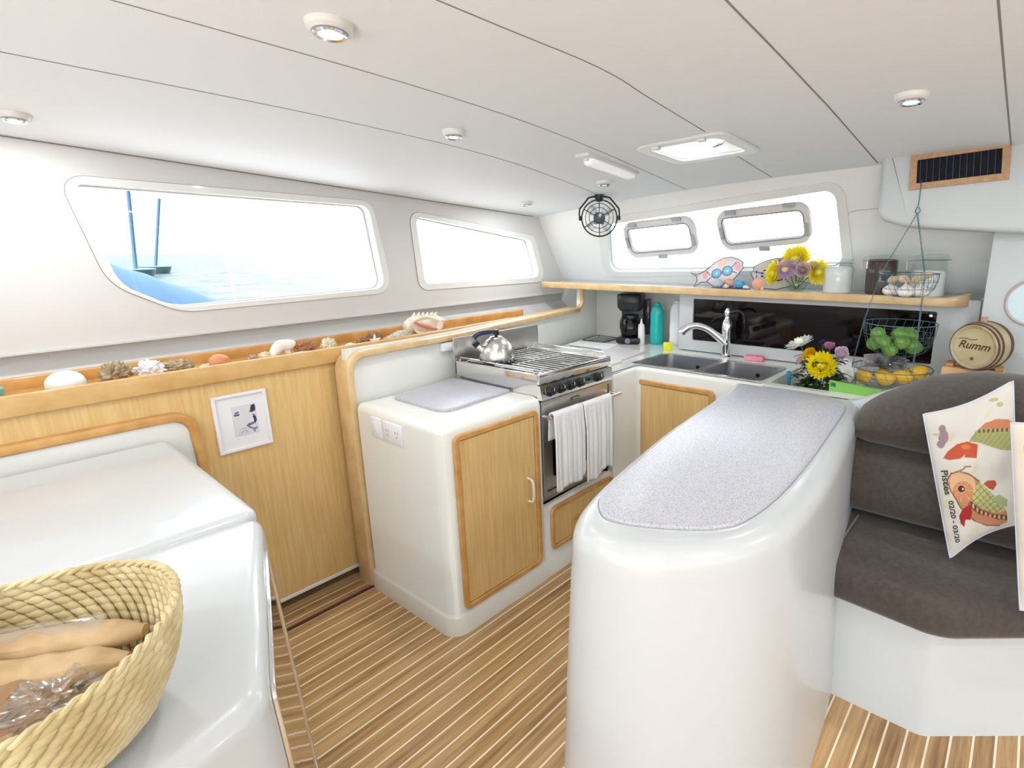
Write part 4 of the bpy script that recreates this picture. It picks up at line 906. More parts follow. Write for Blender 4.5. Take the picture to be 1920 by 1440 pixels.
def gastropod(bm, R, turns=2.2, dec=.32, flare=1.5, lip=1.0, M=Matrix(), n=14, mi=0, bumps=.06, seed=1):
    rings = []; N = 46
    for i in range(N+1):
        u = i/N; th = -u*turns*2*PI; k = dec**u * (1+ (flare-1)*max(0, 1-u*9))
        rad = R*.55*dec**u; cen = Vector((rad*math.cos(th), rad*math.sin(th), R*1.1*(1-dec**u)*1.15))
        rr = R*.52*k; out = Vector((math.cos(th), math.sin(th), 0)); upv = Vector((0, 0, 1))
        ring = []
        for j in range(n):
            a = 2*PI*j/n; q = rr*(1+bumps*math.sin(j*2+i*.9+seed)*1.0)
            ring.append(M @ (cen+out*math.cos(a)*q+upv*math.sin(a)*q*1.25*lip))
        rings.append(ring)
    loft(bm, rings, mi=mi)
SH = {}
def shmat(c1, c2, sc=30, rough=.5): return mottled('shell_%d' % len(bpy.data.materials), c1, c2, sc, rough, 4, coat=.2)
ZT = 1.0905
def blobthing(nm, c, r, s, m, label, cat='seashell', nz=.15, nf=2.5, seed=0, sub=4, group='shells on the long wooden shelf', rot=0):
    bm = B(); vs = ball(bm, (0, 0, 0), r, s, sub, nz, nf, seed=seed, M=Matrix.Rotation(rot, 4, 'Z')); mz = min(v.co.z for v in vs)
    for v in vs: v.co.z = max(v.co.z, mz*.85)
    mz = min(v.co.z for v in vs)
    for v in vs: v.co += Vector((c[0], c[1], c[2]-mz))
    return tag(finish(bm, nm, m, ang=80), label, cat, group)
blobthing('sea_urchin', (.305, 2.475, ZT), .052, (1, 1, .85), shmat((.82, .80, .80), (.88, .86, .86)), 'large smooth white domed shell near the left end of the long shelf', nz=.0, seed=1)
blobthing('coral', (.44, 2.50, ZT), .040, (1, .7, .95), shmat((.30, .22, .12), (.52, .42, .27), 60), 'rough brown coral piece second from the left on the long shelf', 'coral', .5, 4, 2, 5)
blobthing('seashell', (.535, 2.49, ZT), .034, (1.1, .8, .95), shmat((.80, .78, .80), (.88, .86, .88), 60), 'knobbly white shell between brown coral pieces on the long shelf', nz=.55, nf=3, seed=3, sub=5)
blobthing('coral', (.635, 2.56, ZT), .040, (1.25, .7, .6), shmat((.36, .27, .16), (.55, .45, .30), 50), 'flat grey brown coral lump left of the orange shell', 'coral', .4, 4, 5, 5)
blobthing('seashell', (.705, 2.48, ZT), .021, (1.2, .8, .8), shmat((.55, .45, .28), (.78, .70, .58), 60), 'small mottled tan shell touching the orange shell', nz=.3, seed=6)
blobthing('seashell', (.755, 2.49, ZT), .036, (1.1, .9, .95), shmat((.58, .20, .07), (.72, .33, .14), 8), 'round glossy orange brown shell on the long shelf above the print', nz=.08, seed=7)
blobthing('seashell', (.83, 2.44, ZT+.03), .014, (1.3, .7, .5), shmat((.85, .85, .85), (.9, .9, .9)), 'tiny white shell chip just right of the orange shell', nz=.3, seed=8).location.z -= .03
blobthing('seashell', (.882, 2.51, ZT), .022, (1, .8, .9), shmat((.35, .22, .15), (.52, .35, .24), 50), 'small dark brown shell left of the arched white shell', nz=.3, seed=9)
blobthing('seashell', (.925, 2.49, ZT), .024, (1.1, .8, .9), shmat((.62, .50, .30), (.78, .68, .48), 50), 'small tan shell touching the arched white shell', nz=.35, seed=10)
# arched white shell with two long points
bm = B(); c0 = Vector((1.0, 2.50, ZT))
P = smoothpath([c0+Vector(p) for p in ((-.060, -.02, .004), (-.040, -.01, .035), (-.012, 0, .060), (.020, 0, .062), (.042, 0, .070), (.050, 0, .078))], 5)
tube(bm, P, .02, 10, rr=[.004+.022*math.sin(PI*min(1, i/(len(P)-1)*1.0))**.8 for i in range(len(P))]); tube(bm, [c0+Vector(p) for p in ((.012, 0, .05), (.02, -.01, .025), (.028, -.015, .002))], .01, 8, rr=[.016, .009, .003])
tag(finish(bm, 'seashell', shmat((.78, .74, .68), (.86, .83, .78), 20), ang=80), 'arched white shell standing on two thin points on the long shelf', 'seashell', 'shells on the long wooden shelf')
blobthing('seashell', (1.055, 2.455, ZT+.0), .030, (1.6, .6, .55), shmat((.72, .66, .50), (.86, .83, .80), 70), 'flat speckled white shell in front of the reddish brown coral', nz=.35, nf=4, seed=12)
blobthing('coral', (1.125, 2.57, ZT), .038, (1.2, .8, .85), shmat((.36, .15, .06), (.50, .24, .11), 50), 'reddish brown coral lump on the long shelf', 'coral', .35, 3, 13, 5)
blobthing('seashell', (1.20, 2.50, ZT), .032, (1, .8, 1.0), shmat((.50, .44, .25), (.84, .80, .62), 60), 'spotted yellow white knobbly shell right of the reddish coral', nz=.35, nf=3, seed=14, sub=5)
blobthing('seashell', (1.29, 2.48, ZT+.002), .020, (1.3, .8, .9), shmat((.80, .70, .58), (.86, .78, .68)), 'small smooth cream shell over the corner of the wooden trim', nz=.1, seed=15)
blobthing('seashell', (1.375, 2.53, ZT), .024, (1, .8, 1), shmat((.22, .11, .04), (.36, .20, .09), 40), 'small dark brown shell right of the smooth cream shell', nz=.3, seed=16)
blobthing('coral', (1.47, 2.58, ZT), .030, (1.3, .8, .9), shmat((.28, .12, .05), (.45, .24, .12), 40), 'dark brown coral behind the little white star', 'coral', .4, 3, 17, 5)
bm = B(); c0 = Vector((1.44, 2.52, ZT+.022))
for k in range(5):
    a = PI/2+2*PI*k/5; tube(bm, [c0, c0+Vector((math.cos(a)*.03, -.004, math.sin(a)*.03))], .008, 7, rr=[.010, .003])
tag(finish(bm, 'starfish', shmat((.84, .80, .76), (.9, .88, .85))), 'little white starfish propped before dark brown coral', 'starfish', 'shells on the long wooden shelf')
for k, (x, y, s_) in enumerate(((1.58, 2.56, .03), (1.65, 2.60, .035))):
    blobthing('coral', (x, y, ZT), s_, (1.7, .6, .5), shmat((.70, .64, .52), (.88, .85, .80), 50), ('long white branching coral piece left of the conch, lower one', 'long white branching coral piece right beside the conch')[k], 'coral', .5, 5, 20+k, 5)
# conch
t = thing('conch_shell', (1.76, 2.60, ZT), 'large queen conch shell with a pink lip on the long shelf', 'seashell')
bm = B(); M = Matrix.Translation((1.80, 2.60, ZT+.062)) @ Matrix.Rotation(math.radians(8), 4, 'Y') @ Matrix.Rotation(math.radians(90), 4, 'Y')
rings = []
for i in range(30):
    u = i/29; x = -.125+.25*u; rad = .056*math.sin(PI*(u*.86+.07))**.7*(1.1-.5*u)
    rings.append([Vector((1.79+x, 2.60, ZT+.060))+Vector((0, math.cos(a)*rad*.95, math.sin(a)*rad*1.05+.004*math.sin(u*9)))*(1+.16*max(0, math.sin(a*5+u*14))*(u > .4)) for a in [2*PI*j/22 for j in range(22)]])
loft(bm, rings); finish(bm, 'spire_body', mottled('conch_outside', (.70, .60, .44), (.88, .82, .72), 25, .6, bump=.3), t, ang=80)
bm = B(); P = [(1.675, 2.555, ZT+.085), (1.69, 2.56, ZT+.045), (1.72, 2.55, ZT+.012), (1.80, 2.545, ZT+.008), (1.865, 2.55, ZT+.03), (1.875, 2.56, ZT+.065), (1.84, 2.555, ZT+.085), (1.76, 2.55, ZT+.110)]
outl = smoothpath(P, 5, True); cen = Vector((1.765, 2.585, ZT+.055)); rings = [outl, [cen.lerp(p, .78)+Vector((0, .004, 0)) for p in outl], [cen.lerp(p, .5)+Vector((0, .012, 0)) for p in outl], [cen.lerp(p, .15)+Vector((0, .02, 0)) for p in outl]]
loft(bm, rings, cap=(False, True)); lp_ = finish(bm, 'flared_lip', mottled('conch_lip', (.84, .72, .58), (.88, .78, .70), 10, .3, coat=.3), t, ang=80); m_ = lp_.modifiers.new('s', 'SOLIDIFY'); m_.thickness = .006
bm = B(); P = smoothpath([(1.69, 2.545, ZT+.083), (1.73, 2.54, ZT+.062), (1.78, 2.54, ZT+.045), (1.83, 2.545, ZT+.030)], 5); tube(bm, P, .008, 8, rr=[.004+.006*math.sin(PI*i/(len(P)-1)) for i in range(len(P))]); finish(bm, 'pink_opening', mat('conch_pink', (.62, .22, .13), .3, coat=.3), t)
for k in range(6):
    bm = B(); x = 1.72+.028*k; tube(bm, [(x, 2.60, ZT+.10), (x+.004, 2.59, ZT+.128-.002*k)], .01, 8, rr=[.014, .004]); finish(bm, 'spike', mat('conch_spike', (.80, .76, .66), .6), t)
bm = B(); lathe(bm, [(0, 0), (.03, 0), (.032, .01), (.032, .05), (.015, .065), (.012, .085), (0, .085)], 16, (.135, 2.50, ZT)); tag(finish(bm, 'glass_bottle', mat('sea_green_glass', (.22, .42, .38), .15, coat=.5)), 'small sea green bottle at the left end of the long shelf', 'bottle')

# ------------------------------------------------------------------ shelf display: jars, plates, flowers
ZS = 1.302
def jar(y, r, h, fillm, fh, label, tint=JAR):
    c = (3.12, y, ZS); t = thing('storage_jar', c, label, 'jar')
    bm = B(); lathe(bm, [(0, 0), (r*.93, 0), (r*.96, .006), (r, h*.5), (r, h*.80), (r*.90, h*.86), (r*.92, h*.89)], 32, c, cap=(True, False)); finish(bm, 'glass_body', tint, t)
    bm = B(); lathe(bm, [(0, .003), (r*.90, .003), (r*.94, h*.4), (r*.955, fh*h-.006), (r*.8, fh*h+.003), (0, fh*h)], 32, c); finish(bm, 'contents', fillm, t, ang=60)
    bm = B(); lathe(bm, [(r*1.0, h*.89), (r*1.02, h*.90), (r*1.02, h*.95), (r*.9, h*.985), (r*.4, h), (0, h)], 32, c, cap=(False, False)); ld = finish(bm, 'lid', tint, t)
    bm = B(); tube(bm, [(c[0]+r*1.03*math.cos(a), c[1]+r*1.03*math.sin(a), ZS+h*.84) for a in [2*PI*k/32 for k in range(32)]], .0018, 6, True); finish(bm, 'wire_ring', STEEL, t)
    bm = B(); tube(bm, [(c[0]-r*.5, c[1]+r*.92, ZS+h*.84), (c[0]-r*.55, c[1]+r*1.15, ZS+h*.80), (c[0]-r*.55, c[1]+r*1.13, ZS+h*.62)], .0028, 6); tube(bm, [(c[0]-r*.5, c[1]+r*.92, ZS+h*.92), (c[0]-r*.55, c[1]+r*1.15, ZS+h*.86), (c[0]-r*.55, c[1]+r*1.13, ZS+h*.66)], .0022, 6); finish(bm, 'clasp', STEEL, t)
jar(.815, .076, .185, mat('flour', (.78, .78, .80), .9), .72, 'glass clip jar of white flour, leftmost of the three shelf jars')
jar(.610, .074, .205, mottled('coffee', (.035, .018, .018), (.07, .04, .035), 300, .8), .84, 'glass clip jar filled with dark coffee in the middle of the three jars')
jar(.400, .080, .205, mat('sugar', (.76, .76, .77), .9), .60, 'glass clip jar of white sugar behind the hanging basket')

def petalhead(bm, c, nrm, r, layers, mi=0, width=.5, curl=.3, tip=.0, seed=0):
    rnd = random.Random(seed); nrm = Vector(nrm).normalized(); q = Vector((0, 0, 1)).rotation_difference(nrm).to_matrix()
    for (n, k, el) in layers:
        for i in range(n):
            a = 2*PI*(i+rnd.random()*.4)/n; L = r*k*(1+rnd.uniform(-.08, .08)); e = el+rnd.uniform(-.08, .08); w = L*width*PI/n*2.2
            d = Vector((math.cos(a), math.sin(a), 0)); s_ = Vector((-math.sin(a), math.cos(a), 0)); pts = []
            for j in range(5):
                u = j/4; out = d*(L*u*math.cos(e+curl*u))+Vector((0, 0, L*u*math.sin(e+curl*u)))
                ww = w*math.sin(PI*min(.97, .14+.80*u))**.8*(.35+.65*u) if j < 4 else w*.25
                pts.append((out-s_*ww, out+Vector((0, 0, -ww*.35)), out+s_*ww))
            vv = [[bm.verts.new(Vector(c)+q @ p) for p in row] for row in pts]
            for x, y in zip(vv, vv[1:]):
                for z in range(2): f = bm.faces.new((x[z], x[z+1], y[z+1], y[z])); f.material_index = mi
MUM = [(24, 1.0, .0), (22, .94, .18), (20, .84, .38), (18, .70, .62), (14, .52, .85), (10, .34, 1.15)]
DAISY = [(24, 1.0, .02), (22, .94, .12), (18, .85, .25)]
ROSE = [(8, 1.0, .35), (8, .95, .65), (7, .85, .95), (6, .7, 1.2), (5, .45, 1.4)]
def flower(c, nrm, r, col, base, label, group, layers=MUM, cc=None, width=.66, curl=.3, seed=0, name='flower'):
    t = thing(name, c, label, 'flower', group)
    bm = B(); petalhead(bm, c, nrm, r, layers, width=width, curl=curl, seed=seed); finish(bm, 'petals', thinmat('petal_%d' % len(bpy.data.materials), col, .5), t, ang=80)
    n_ = Vector(nrm).normalized()
    bm = B(); ball(bm, Vector(c)+n_*r*.22, r*.34, (1, 1, .8), 2); finish(bm, 'flower_center', mat('fc_%d' % len(bpy.data.materials), cc or tuple(x*.8 for x in col), .8), t)
    bm = B(); tube(bm, smoothpath([Vector(base), Vector(base).lerp(Vector(c), .6)+Vector((0, 0, .01)), Vector(c)-n_*r*.1], 4), .003, 6); finish(bm, 'stem', mat('stem_green', (.06, .14, .03), .6), t)
    return t
YEL = (.95, .82, .02); LAV = (.55, .36, .62); PNK = (.75, .52, .62); WHT = (.86, .86, .84)
VS = 1.2; vc = (3.10, 1.025, ZS); gS = 'flowers in the glass on the shelf'
t = thing('glass_vase', vc, 'short round glass vase of flowers on the display shelf', 'vase')
bm = B(); lathe(bm, [(0, 0), (.038, 0), (.055, .012), (.063, .040), (.058, .068), (.046, .084), (.049, .092)], 30, vc, cap=(True, False)); finish(bm, 'glass_body', JAR, t)
bm = B(); lathe(bm, [(0, .002), (.036, .002), (.052, .013), (.060, .040), (.057, .052), (0, .052)], 30, vc); finish(bm, 'water', pane('vase_water', (.86, .92, .88), 1), t)
V = Vector(vc); bs = V+Vector((0, 0, .012))
flower(V+Vector((-.01, .005, .165)), (-.8, .05, .55), .084, (.95, .82, .05), bs, 'tall yellow chrysanthemum at the top of the shelf bouquet', gS, seed=1)
flower(V+Vector((-.03, .105, .095)), (-.75, .6, .2), .074, (.95, .84, .06), bs, 'yellow chrysanthemum leaning left out of the shelf vase', gS, seed=2)
flower(V+Vector((-.01, -.105, .105)), (-.65, -.7, .1), .070, (.95, .84, .10), bs, 'yellow chrysanthemum leaning right towards the flour jar', gS, seed=3)
flower(V+Vector((-.055, .040, .115)), (-.9, .25, .3), .060, (.74, .52, .84), bs, 'lavender daisy facing forward in the shelf bouquet', gS, DAISY, (.7, .6, .3), seed=4, width=.6)
flower(V+Vector((-.05, -.045, .115)), (-.9, -.3, .3), .050, (.82, .66, .72), bs, 'dusty pink rosette in the shelf bouquet', gS, ROSE, width=.8, seed=5)
flower(V+Vector((-.035, .0, .145)), (-.7, -.1, .7), .046, (.88, .84, .92), bs, 'pale lilac rosette in the centre of the shelf bouquet', gS, ROSE, width=.8, seed=6)
flower(V+Vector((-.02, -.085, .135)), (-.7, -.4, .6), .038, (.88, .84, .80), bs, 'small cream rosette at the right of the shelf bouquet', gS, ROSE, width=.8, seed=7)

def fishplate(nm, outl, cfn, label, flip=1):
    # outline in millimetres of plate space (y to the left, z up), leaning back against the wall
    xs_ = [p[0] for p in outl]; zs_ = [p[1] for p in outl]; x0_, x1_, z0_, z1_ = min(xs_), max(xs_), min(zs_), max(zs_)
    O = [(p[0], p[1]) for p in outl]
    def S(a, b, side=0):
        q = (a-(x0_+x1_)/2)/100; return Vector((3.135+.30*(b-z0_)/1000+.012*(q*q)*-.3+(.006 if side else 0), -a/1000, ZS+.002+(b-z0_)/1000))
    t = thing(nm, (3.15, -(x0_+x1_)/2000, ZS), label, 'plate', 'fish shaped plates on the shelf')
    ext = (x0_-1, x1_+1, z0_-1, z1_+1)
    painted('plate_body', lambda u, v, s: S(ext[0]+(ext[1]-ext[0])*u, ext[2]+(ext[3]-ext[2])*v, s), 120, 80, lambda U, V_: cfn(ext[0]+(ext[1]-ext[0])*U, ext[2]+(ext[3]-ext[2])*V_), vcol('glazed_plate', .25, coat=.6), t, mask=lambda U, V_: inpoly(ext[0]+(ext[1]-ext[0])*U, ext[2]+(ext[3]-ext[2])*V_, O), thick=(.5, .45, .45))
    bm = B(); tube(bm, [S(a, b)+Vector((-.001, 0, .001)) for a, b in outl], .0026, 6, True); finish(bm, 'painted_rim', mat('plate_rim', (.09, .07, .10), .3), t)
def c2p(px, py):  # crop units of the outline sketch to plate millimetres
    X = 1280+px/6.857; Y = 440+py/6.857; return (-(1696-3.5*(X-1298)), 1393-3.3*(Y-510)+.03*(X-1298))
oa = [c2p(*p) for p in [(110, 478), (165, 487), (205, 500), (300, 440), (400, 345), (500, 290), (600, 277), (700, 305), (768, 345), (758, 385), (780, 400), (725, 485), (668, 560), (560, 625), (430, 640), (345, 590), (265, 592), (175, 648), (205, 575), (190, 520)]]
def fa(X, Y):
    c = np.tile(np.array([.66, .62, .62]), (len(X), 1)); h = np.sin(X*1.9)*np.sin(Y*2.3); c[h > .55] = (.45, .42, .48)
    def e(px, py, rx, ry, col, a=0):
        cx, cy = c2p(px, py); c[ell(X, Y, cx, cy, rx/6.857*3.5, ry/6.857*3.4, a)] = col
    e(490, 350, 60, 45, (.80, .45, .28)); e(700, 390, 40, 60, (.72, .30, .30), .5); e(300, 500, 32, 45, (.78, .26, .24)); e(590, 570, 70, 40, (.80, .55, .45))
    e(440, 480, 66, 60, (.02, .03, .15)); e(440, 480, 52, 46, (.05, .42, .62)); e(575, 445, 70, 62, (.02, .03, .15)); e(575, 445, 54, 48, (.05, .42, .62)); e(508, 462, 14, 12, (.02, .03, .2)); e(440, 480, 18, 14, (.3, .75, .7)); e(575, 445, 20, 16, (.3, .75, .7))
    for L in ([(310, 455), (360, 500)], [(330, 580), (385, 520)], [(630, 395), (670, 340)], [(640, 450), (700, 470)]): c[nearline(X, Y, [c2p(*q) for q in L], 3)] = (.05, .03, .18)
    return c
fishplate('fish_plate', oa, fa, 'painted fish shaped plate with two turquoise rounds, left one on the shelf')
ob = [c2p(*p) for p in [(900, 380), (960, 345), (1050, 300), (1150, 278), (1260, 280), (1360, 320), (1440, 400), (1480, 460), (1540, 420), (1580, 410), (1560, 480), (1580, 560), (1530, 550), (1440, 540), (1340, 600), (1200, 640), (1060, 630), (960, 560), (905, 500), (875, 450), (905, 430)]]
def fb(X, Y):
    c = np.tile(np.array([.64, .62, .60]), (len(X), 1)); h = np.sin(X*1.7+1)*np.sin(Y*2.1); c[h > .6] = (.5, .55, .42)
    def e(px, py, rx, ry, col, a=0):
        cx, cy = c2p(px, py); c[ell(X, Y, cx, cy, rx/6.857*3.5, ry/6.857*3.4, a)] = col
    e(1180, 330, 45, 40, (.25, .18, .42)); e(1190, 460, 100, 80, (.08, .04, .18)); e(1190, 460, 84, 64, (.60, .34, .50)); e(1190, 470, 30, 24, (.10, .05, .3))
    for k in range(8):
        a = k*PI/4+.2; e(1065+62*math.cos(a), 460+48*math.sin(a), 17, 12, (.04, .04, .20))
    c[nearline(X, Y, [c2p(915, 435), c2p(1020, 455)], 3)] = (.05, .04, .2); c[nearline(X, Y, [c2p(940, 420), c2p(950, 520), c2p(990, 590)], 2.4)] = (.06, .04, .18)
    return c
fishplate('fish_plate', ob, fb, 'painted fish shaped plate with purple round half hidden by yellow flowers')
bm = B(); prism(bm, [(3.075+.035*math.cos(a), 1.40+.125*math.sin(a)) for a in [2*PI*k/28 for k in range(28)]], ZS, ZS+.008, .003); tag(finish(bm, 'serving_dish', mat('navy_glaze', (.03, .04, .16), .25, coat=.5)), 'narrow dark blue dish holding shells in front of the fish plates', 'dish')
gsh = 'colourful shells in the blue dish'
for (y, r, col, lab, s_, sd) in ((1.475, .024, (.55, .60, .66), 'grey blue mottled shell at the left of the blue dish', (1, 1.2, 1), 31), (1.415, .028, (.80, .42, .28), 'rounded coral orange shell behind the bright blue one', (.7, 1.4, .9), 32), (1.415, .013, (.80, .72, .70), 'tiny pinkish white shell in front of the orange shell', (1, 1.3, .8), 33), (1.345, .026, (.10, .42, .70), 'bright blue shell in the middle of the dish', (1, 1.3, .95), 34), (1.295, .013, (.82, .80, .76), 'tiny white shell right of the bright blue shell', (1, 1.4, .7), 35)):
    x = 3.05 if r < .015 else (3.10 if sd == 32 else 3.072)
    blobthing('seashell', (x, y, ZS+.0085), r, s_, shmat(tuple(v*.85 for v in col), tuple(min(1, v*1.1) for v in col)), lab, nz=.18, seed=sd, group=gsh)
t = thing('scallop_shell', (3.055, 1.225, ZS), 'round pale orange scallop shell leaning at the shelf edge', 'seashell')
bm = B(); rings = []
for i in range(8):
    u = i/7; rings.append([(3.062-.014*math.sin(PI*(1-u)*.5)-.0015*math.cos(a*14)*u, 1.228+.036*u*math.cos(a), ZS+.036+.034*u*math.sin(a)) for a in [2*PI*k/56 for k in range(56)]])
loft(bm, rings, cap=(True, True)); finish(bm, 'fan', mat('scallop_orange', (.80, .42, .28), .5), t, ang=80)
bm = B(); box(bm, 3.045, 3.06, 1.19, 1.205, ZS, ZS+.02, .004); finish(bm, 'hinge', mat('scallop_hinge', (.78, .48, .36), .5), t)
print('display ok')

# ------------------------------------------------------------------ hanging wire baskets and fruit
WIRE = mat('blue_green_wire', (.10, .19, .22), .4, .5)
HX, HYc = 2.83, .437
t = thing('hanging_basket', (2.83, .437, .905), 'three tier hanging wire basket of produce in front of the shelf and smoked glass', 'hanging basket')
bm = B(); tube(bm, smoothpath([(2.842, .437, 1.815), (2.836, .437, 1.80), (2.832, .437, 1.72), (2.83, .440, 1.705), (2.83, .446, 1.690), (2.83, .437, 1.676), (2.83, .428, 1.690), (2.83, .434, 1.705)], 5), .0022, 6); finish(bm, 'hook', WIRE, t)
dirs = [Vector((math.cos(a), math.sin(a), 0)) for a in (math.radians(218), math.radians(98), math.radians(-22))]
TI = [(Vector((2.83, .437, 1.422)), .115, .060, .100), (Vector((2.83, .452, 1.200)), .150, .085, .140), (Vector((2.83, .465, .992)), .168, .105, .085)]
def chain(a, b, parent):
    bm = B(); a, b = Vector(a), Vector(b); n = max(3, int((b-a).length/.0115)); d = (b-a).normalized(); u = d.orthogonal().normalized(); w = d.cross(u)
    for i in range(n):
        c = a.lerp(b, (i+.5)/n); e = u if i % 2 else w
        tube(bm, [c+d*.0078*math.cos(q)+e*.0034*math.sin(q) for q in [2*PI*k/8 for k in range(8)]], .0010, 4, True)
    finish(bm, 'chain', WIRE, parent)
top = Vector((2.83, .437, 1.68)); prev = None
for (c, r1, r2, dp) in TI:
    for k, d in enumerate(dirs): chain(top if prev is None else prev[k], c+d*r1, t)
    prev = [c+d*r1 for d in dirs]
    bm = B()
    tube(bm, [c+Vector((r1*math.cos(a), r1*math.sin(a), 0)) for a in [2*PI*k/40 for k in range(40)]], .0022, 6, True)
    for f_ in (.35, .65, 1.0):
        rr_ = r2+(r1-r2)*math.sqrt(max(0, 1-f_**2)); tube(bm, [c+Vector((rr_*math.cos(a), rr_*math.sin(a), -dp*f_)) for a in [2*PI*k/32 for k in range(32)]], .0011, 5, True)
    for k in range(24):
        a = 2*PI*k/24; tube(bm, [c+Vector(((r2+(r1-r2)*math.sqrt(1-f_**2))*math.cos(a+.25*f_), (r2+(r1-r2)*math.sqrt(1-f_**2))*math.sin(a+.25*f_), -dp*f_)) for f_ in (0, .35, .65, .9, 1)], .0009, 4)
    for k in range(4): tube(bm, [c+Vector((r2*math.cos(PI*k/4), r2*math.sin(PI*k/4), -dp)), c-Vector((r2*math.cos(PI*k/4), r2*math.sin(PI*k/4), dp))], .0009, 4)
    finish(bm, 'wire_bowl', WIRE, t)
def garlic(c, r, sd, lab):
    t = thing('garlic_bulb', c, lab, 'garlic', 'garlic in the top wire bowl'); bm = B(); rings = []
    for z, k in ((-.75, .3), (-.6, .75), (-.25, 1), (.1, .97), (.4, .75), (.65, .42), (.9, .17), (1.25, .12)):
        rings.append([Vector(c)+Vector((r*k*math.cos(a)*(1+.09*abs(math.sin(a*4+sd))), r*k*math.sin(a)*(1+.09*abs(math.sin(a*4+sd))), r*(z+.75))) for a in [2*PI*j/32 for j in range(32)]])
    loft(bm, rings[:6], cap=(True, True)); finish(bm, 'cloves', mottled('garlic%d' % sd, (.74, .68, .66), (.86, .84, .83), 25, .6, stretch=(1, 1, .2)), t, ang=80)
    bm = B(); loft(bm, rings[5:]); finish(bm, 'neck', mat('garlic_neck%d' % sd, (.70, .64, .52), .8), t)
for k, (y, x, z, r, lab) in enumerate(((.500, 2.80, 1.325, .033, 'white garlic bulb at the left of the top wire bowl'), (.437, 2.765, 1.325, .033, 'white garlic bulb at the front centre of the top wire bowl'), (.385, 2.80, 1.325, .032, 'white garlic bulb at the right of the top wire bowl'), (.44, 2.85, 1.325, .03, 'white garlic bulb half hidden behind the others'))): garlic((x, y, z), r, k, lab)
GIN = mottled('ginger_skin', (.42, .34, .20), (.62, .54, .36), 40, .8, bump=.3)
def ginger(P, rr, lab):
    bm = B(); Q = smoothpath(P, 5); tube(bm, Q, .02, 12, rr=[rr*(.8+.3*math.sin(i*.9))*(1 if 2 < i < len(Q)-3 else .7) for i in range(len(Q))]); tag(finish(bm, 'ginger_root', GIN, ang=80), lab, 'ginger', 'ginger in the top wire bowl')
ginger([(2.79, .51, 1.385), (2.78, .48, 1.402), (2.785, .445, 1.398), (2.80, .425, 1.385)], .022, 'pale knobbly ginger root resting left on the garlic')
ginger([(2.79, .42, 1.392), (2.80, .39, 1.408), (2.815, .355, 1.420)], .021, 'grey brown ginger root leaning right out of the bowl')
LM = mottled('lime_skin', (.07, .20, .02), (.20, .38, .05), 9, .35, 3, coat=.3)
def lime(c, lab, r=.033, rz=0.0):
    t = thing('lime', (0, 0, 0), lab, 'lime', 'limes in the middle wire bowl')
    bm = B(); vs = ball(bm, (0, 0, 0), r, (1.12, 1, .98), 4); 
    for v in vs: v.co.x += .12*r*(v.co.x/(1.12*r))**5
    finish(bm, 'fruit', LM, t, origin=(0, 0, 0))
    bm = B(); lathe(bm, [(0, 0), (.004, 0), (.0035, .003), (0, .003)], 10, M=Matrix.Translation((-1.22*r, 0, 0)) @ Matrix.Rotation(-PI/2, 4, 'Y')); finish(bm, 'stem_scar', mat('lime_scar', (.35, .35, .12), .8), t)
    return t
L0 = lime(None, 'x'); first = True
LIM = [((2.77, .528, 1.150), 'upper left lime in the middle wire bowl', .3), ((2.745, .500, 1.122), 'lime with a yellow blush at the front left of the bowl', .9), ((2.79, .542, 1.104), 'lowest lime at the far left of the middle bowl', -.5), ((2.79, .440, 1.152), 'upper lime near the middle of the wire bowl', 1.3),
       ((2.755, .425, 1.124), 'lime at the front right of the middle wire bowl', .1), ((2.80, .385, 1.100), 'lowest lime at the right of the middle wire bowl', 2.0), ((2.75, .468, 1.088), 'yellow green lime at the bottom front of the bowl', .6), ((2.86, .47, 1.10), 'lime at the back of the middle wire bowl', 2.4), ((2.845, .41, 1.148), 'lime behind the two upper front ones', 1.0)]
for c, lab, rz in LIM:
    o = L0 if first else copy_tree(L0); first = False
    o.location = c; o.rotation_euler = (0, .3*math.sin(rz*5), rz); o['label'] = lab
FR = mottled('mango_skin', (.72, .40, .02), (.85, .62, .06), 7, .4, 3, coat=.2)
def mango():
    t = thing('yellow_fruit', (0, 0, 0), 'x', 'fruit', 'yellow fruit in the bottom wire bowl')
    bm = B(); vs = ball(bm, (0, 0, 0), .034, (1.35, 1, .95), 4)
    for v in vs: v.co.z += 5*v.co.x**2
    finish(bm, 'fruit', FR, t, origin=(0, 0, 0)); bm = B(); tube(bm, [(.046, 0, .008), (.056, 0, .014)], .003, 6); finish(bm, 'stem', mat('fruit_stem', (.12, .08, .03), .8), t); return t
m0 = mango(); first = True
for c, rz, lab in (((2.76, .565, .945), .6, 'yellow orange fruit at the left of the bottom wire bowl'), ((2.755, .475, .948), 1.4, 'yellow fruit in the middle of the bottom wire bowl'), ((2.78, .405, .960), 1.9, 'yellow fruit towards the right of the bottom wire bowl'), ((2.80, .350, .985), 2.6, 'yellow fruit tip rising highest at the right of the bottom bowl'), ((2.84, .50, .945), .3, 'yellow fruit lying under the grey plastic bag')):
    o = m0 if first else copy_tree(m0); first = False
    o.location = c; o.rotation_euler = (0, 0, rz); o['label'] = lab
def crumple(nm, c, s_, m, lab, cat, nz=.45, nf=2.2, seed=0, parent=None):
    bm = B(); vs = ball(bm, (0, 0, 0), 1, s_, 5, nz, nf, seed=seed)
    for v in vs: v.co += Vector(c)
    o = finish(bm, nm, m, parent, ang=22)
    return tag(o, lab, cat) if lab else o
crumple('plastic_bag', (2.86, .50, 1.01), (.045, .085, .032), mottled('grey_bag', (.06, .06, .07), (.45, .44, .46), 12, .3, 4, coat=.4), 'dark grey crumpled plastic bag on top of the yellow fruit', 'bag', seed=4)
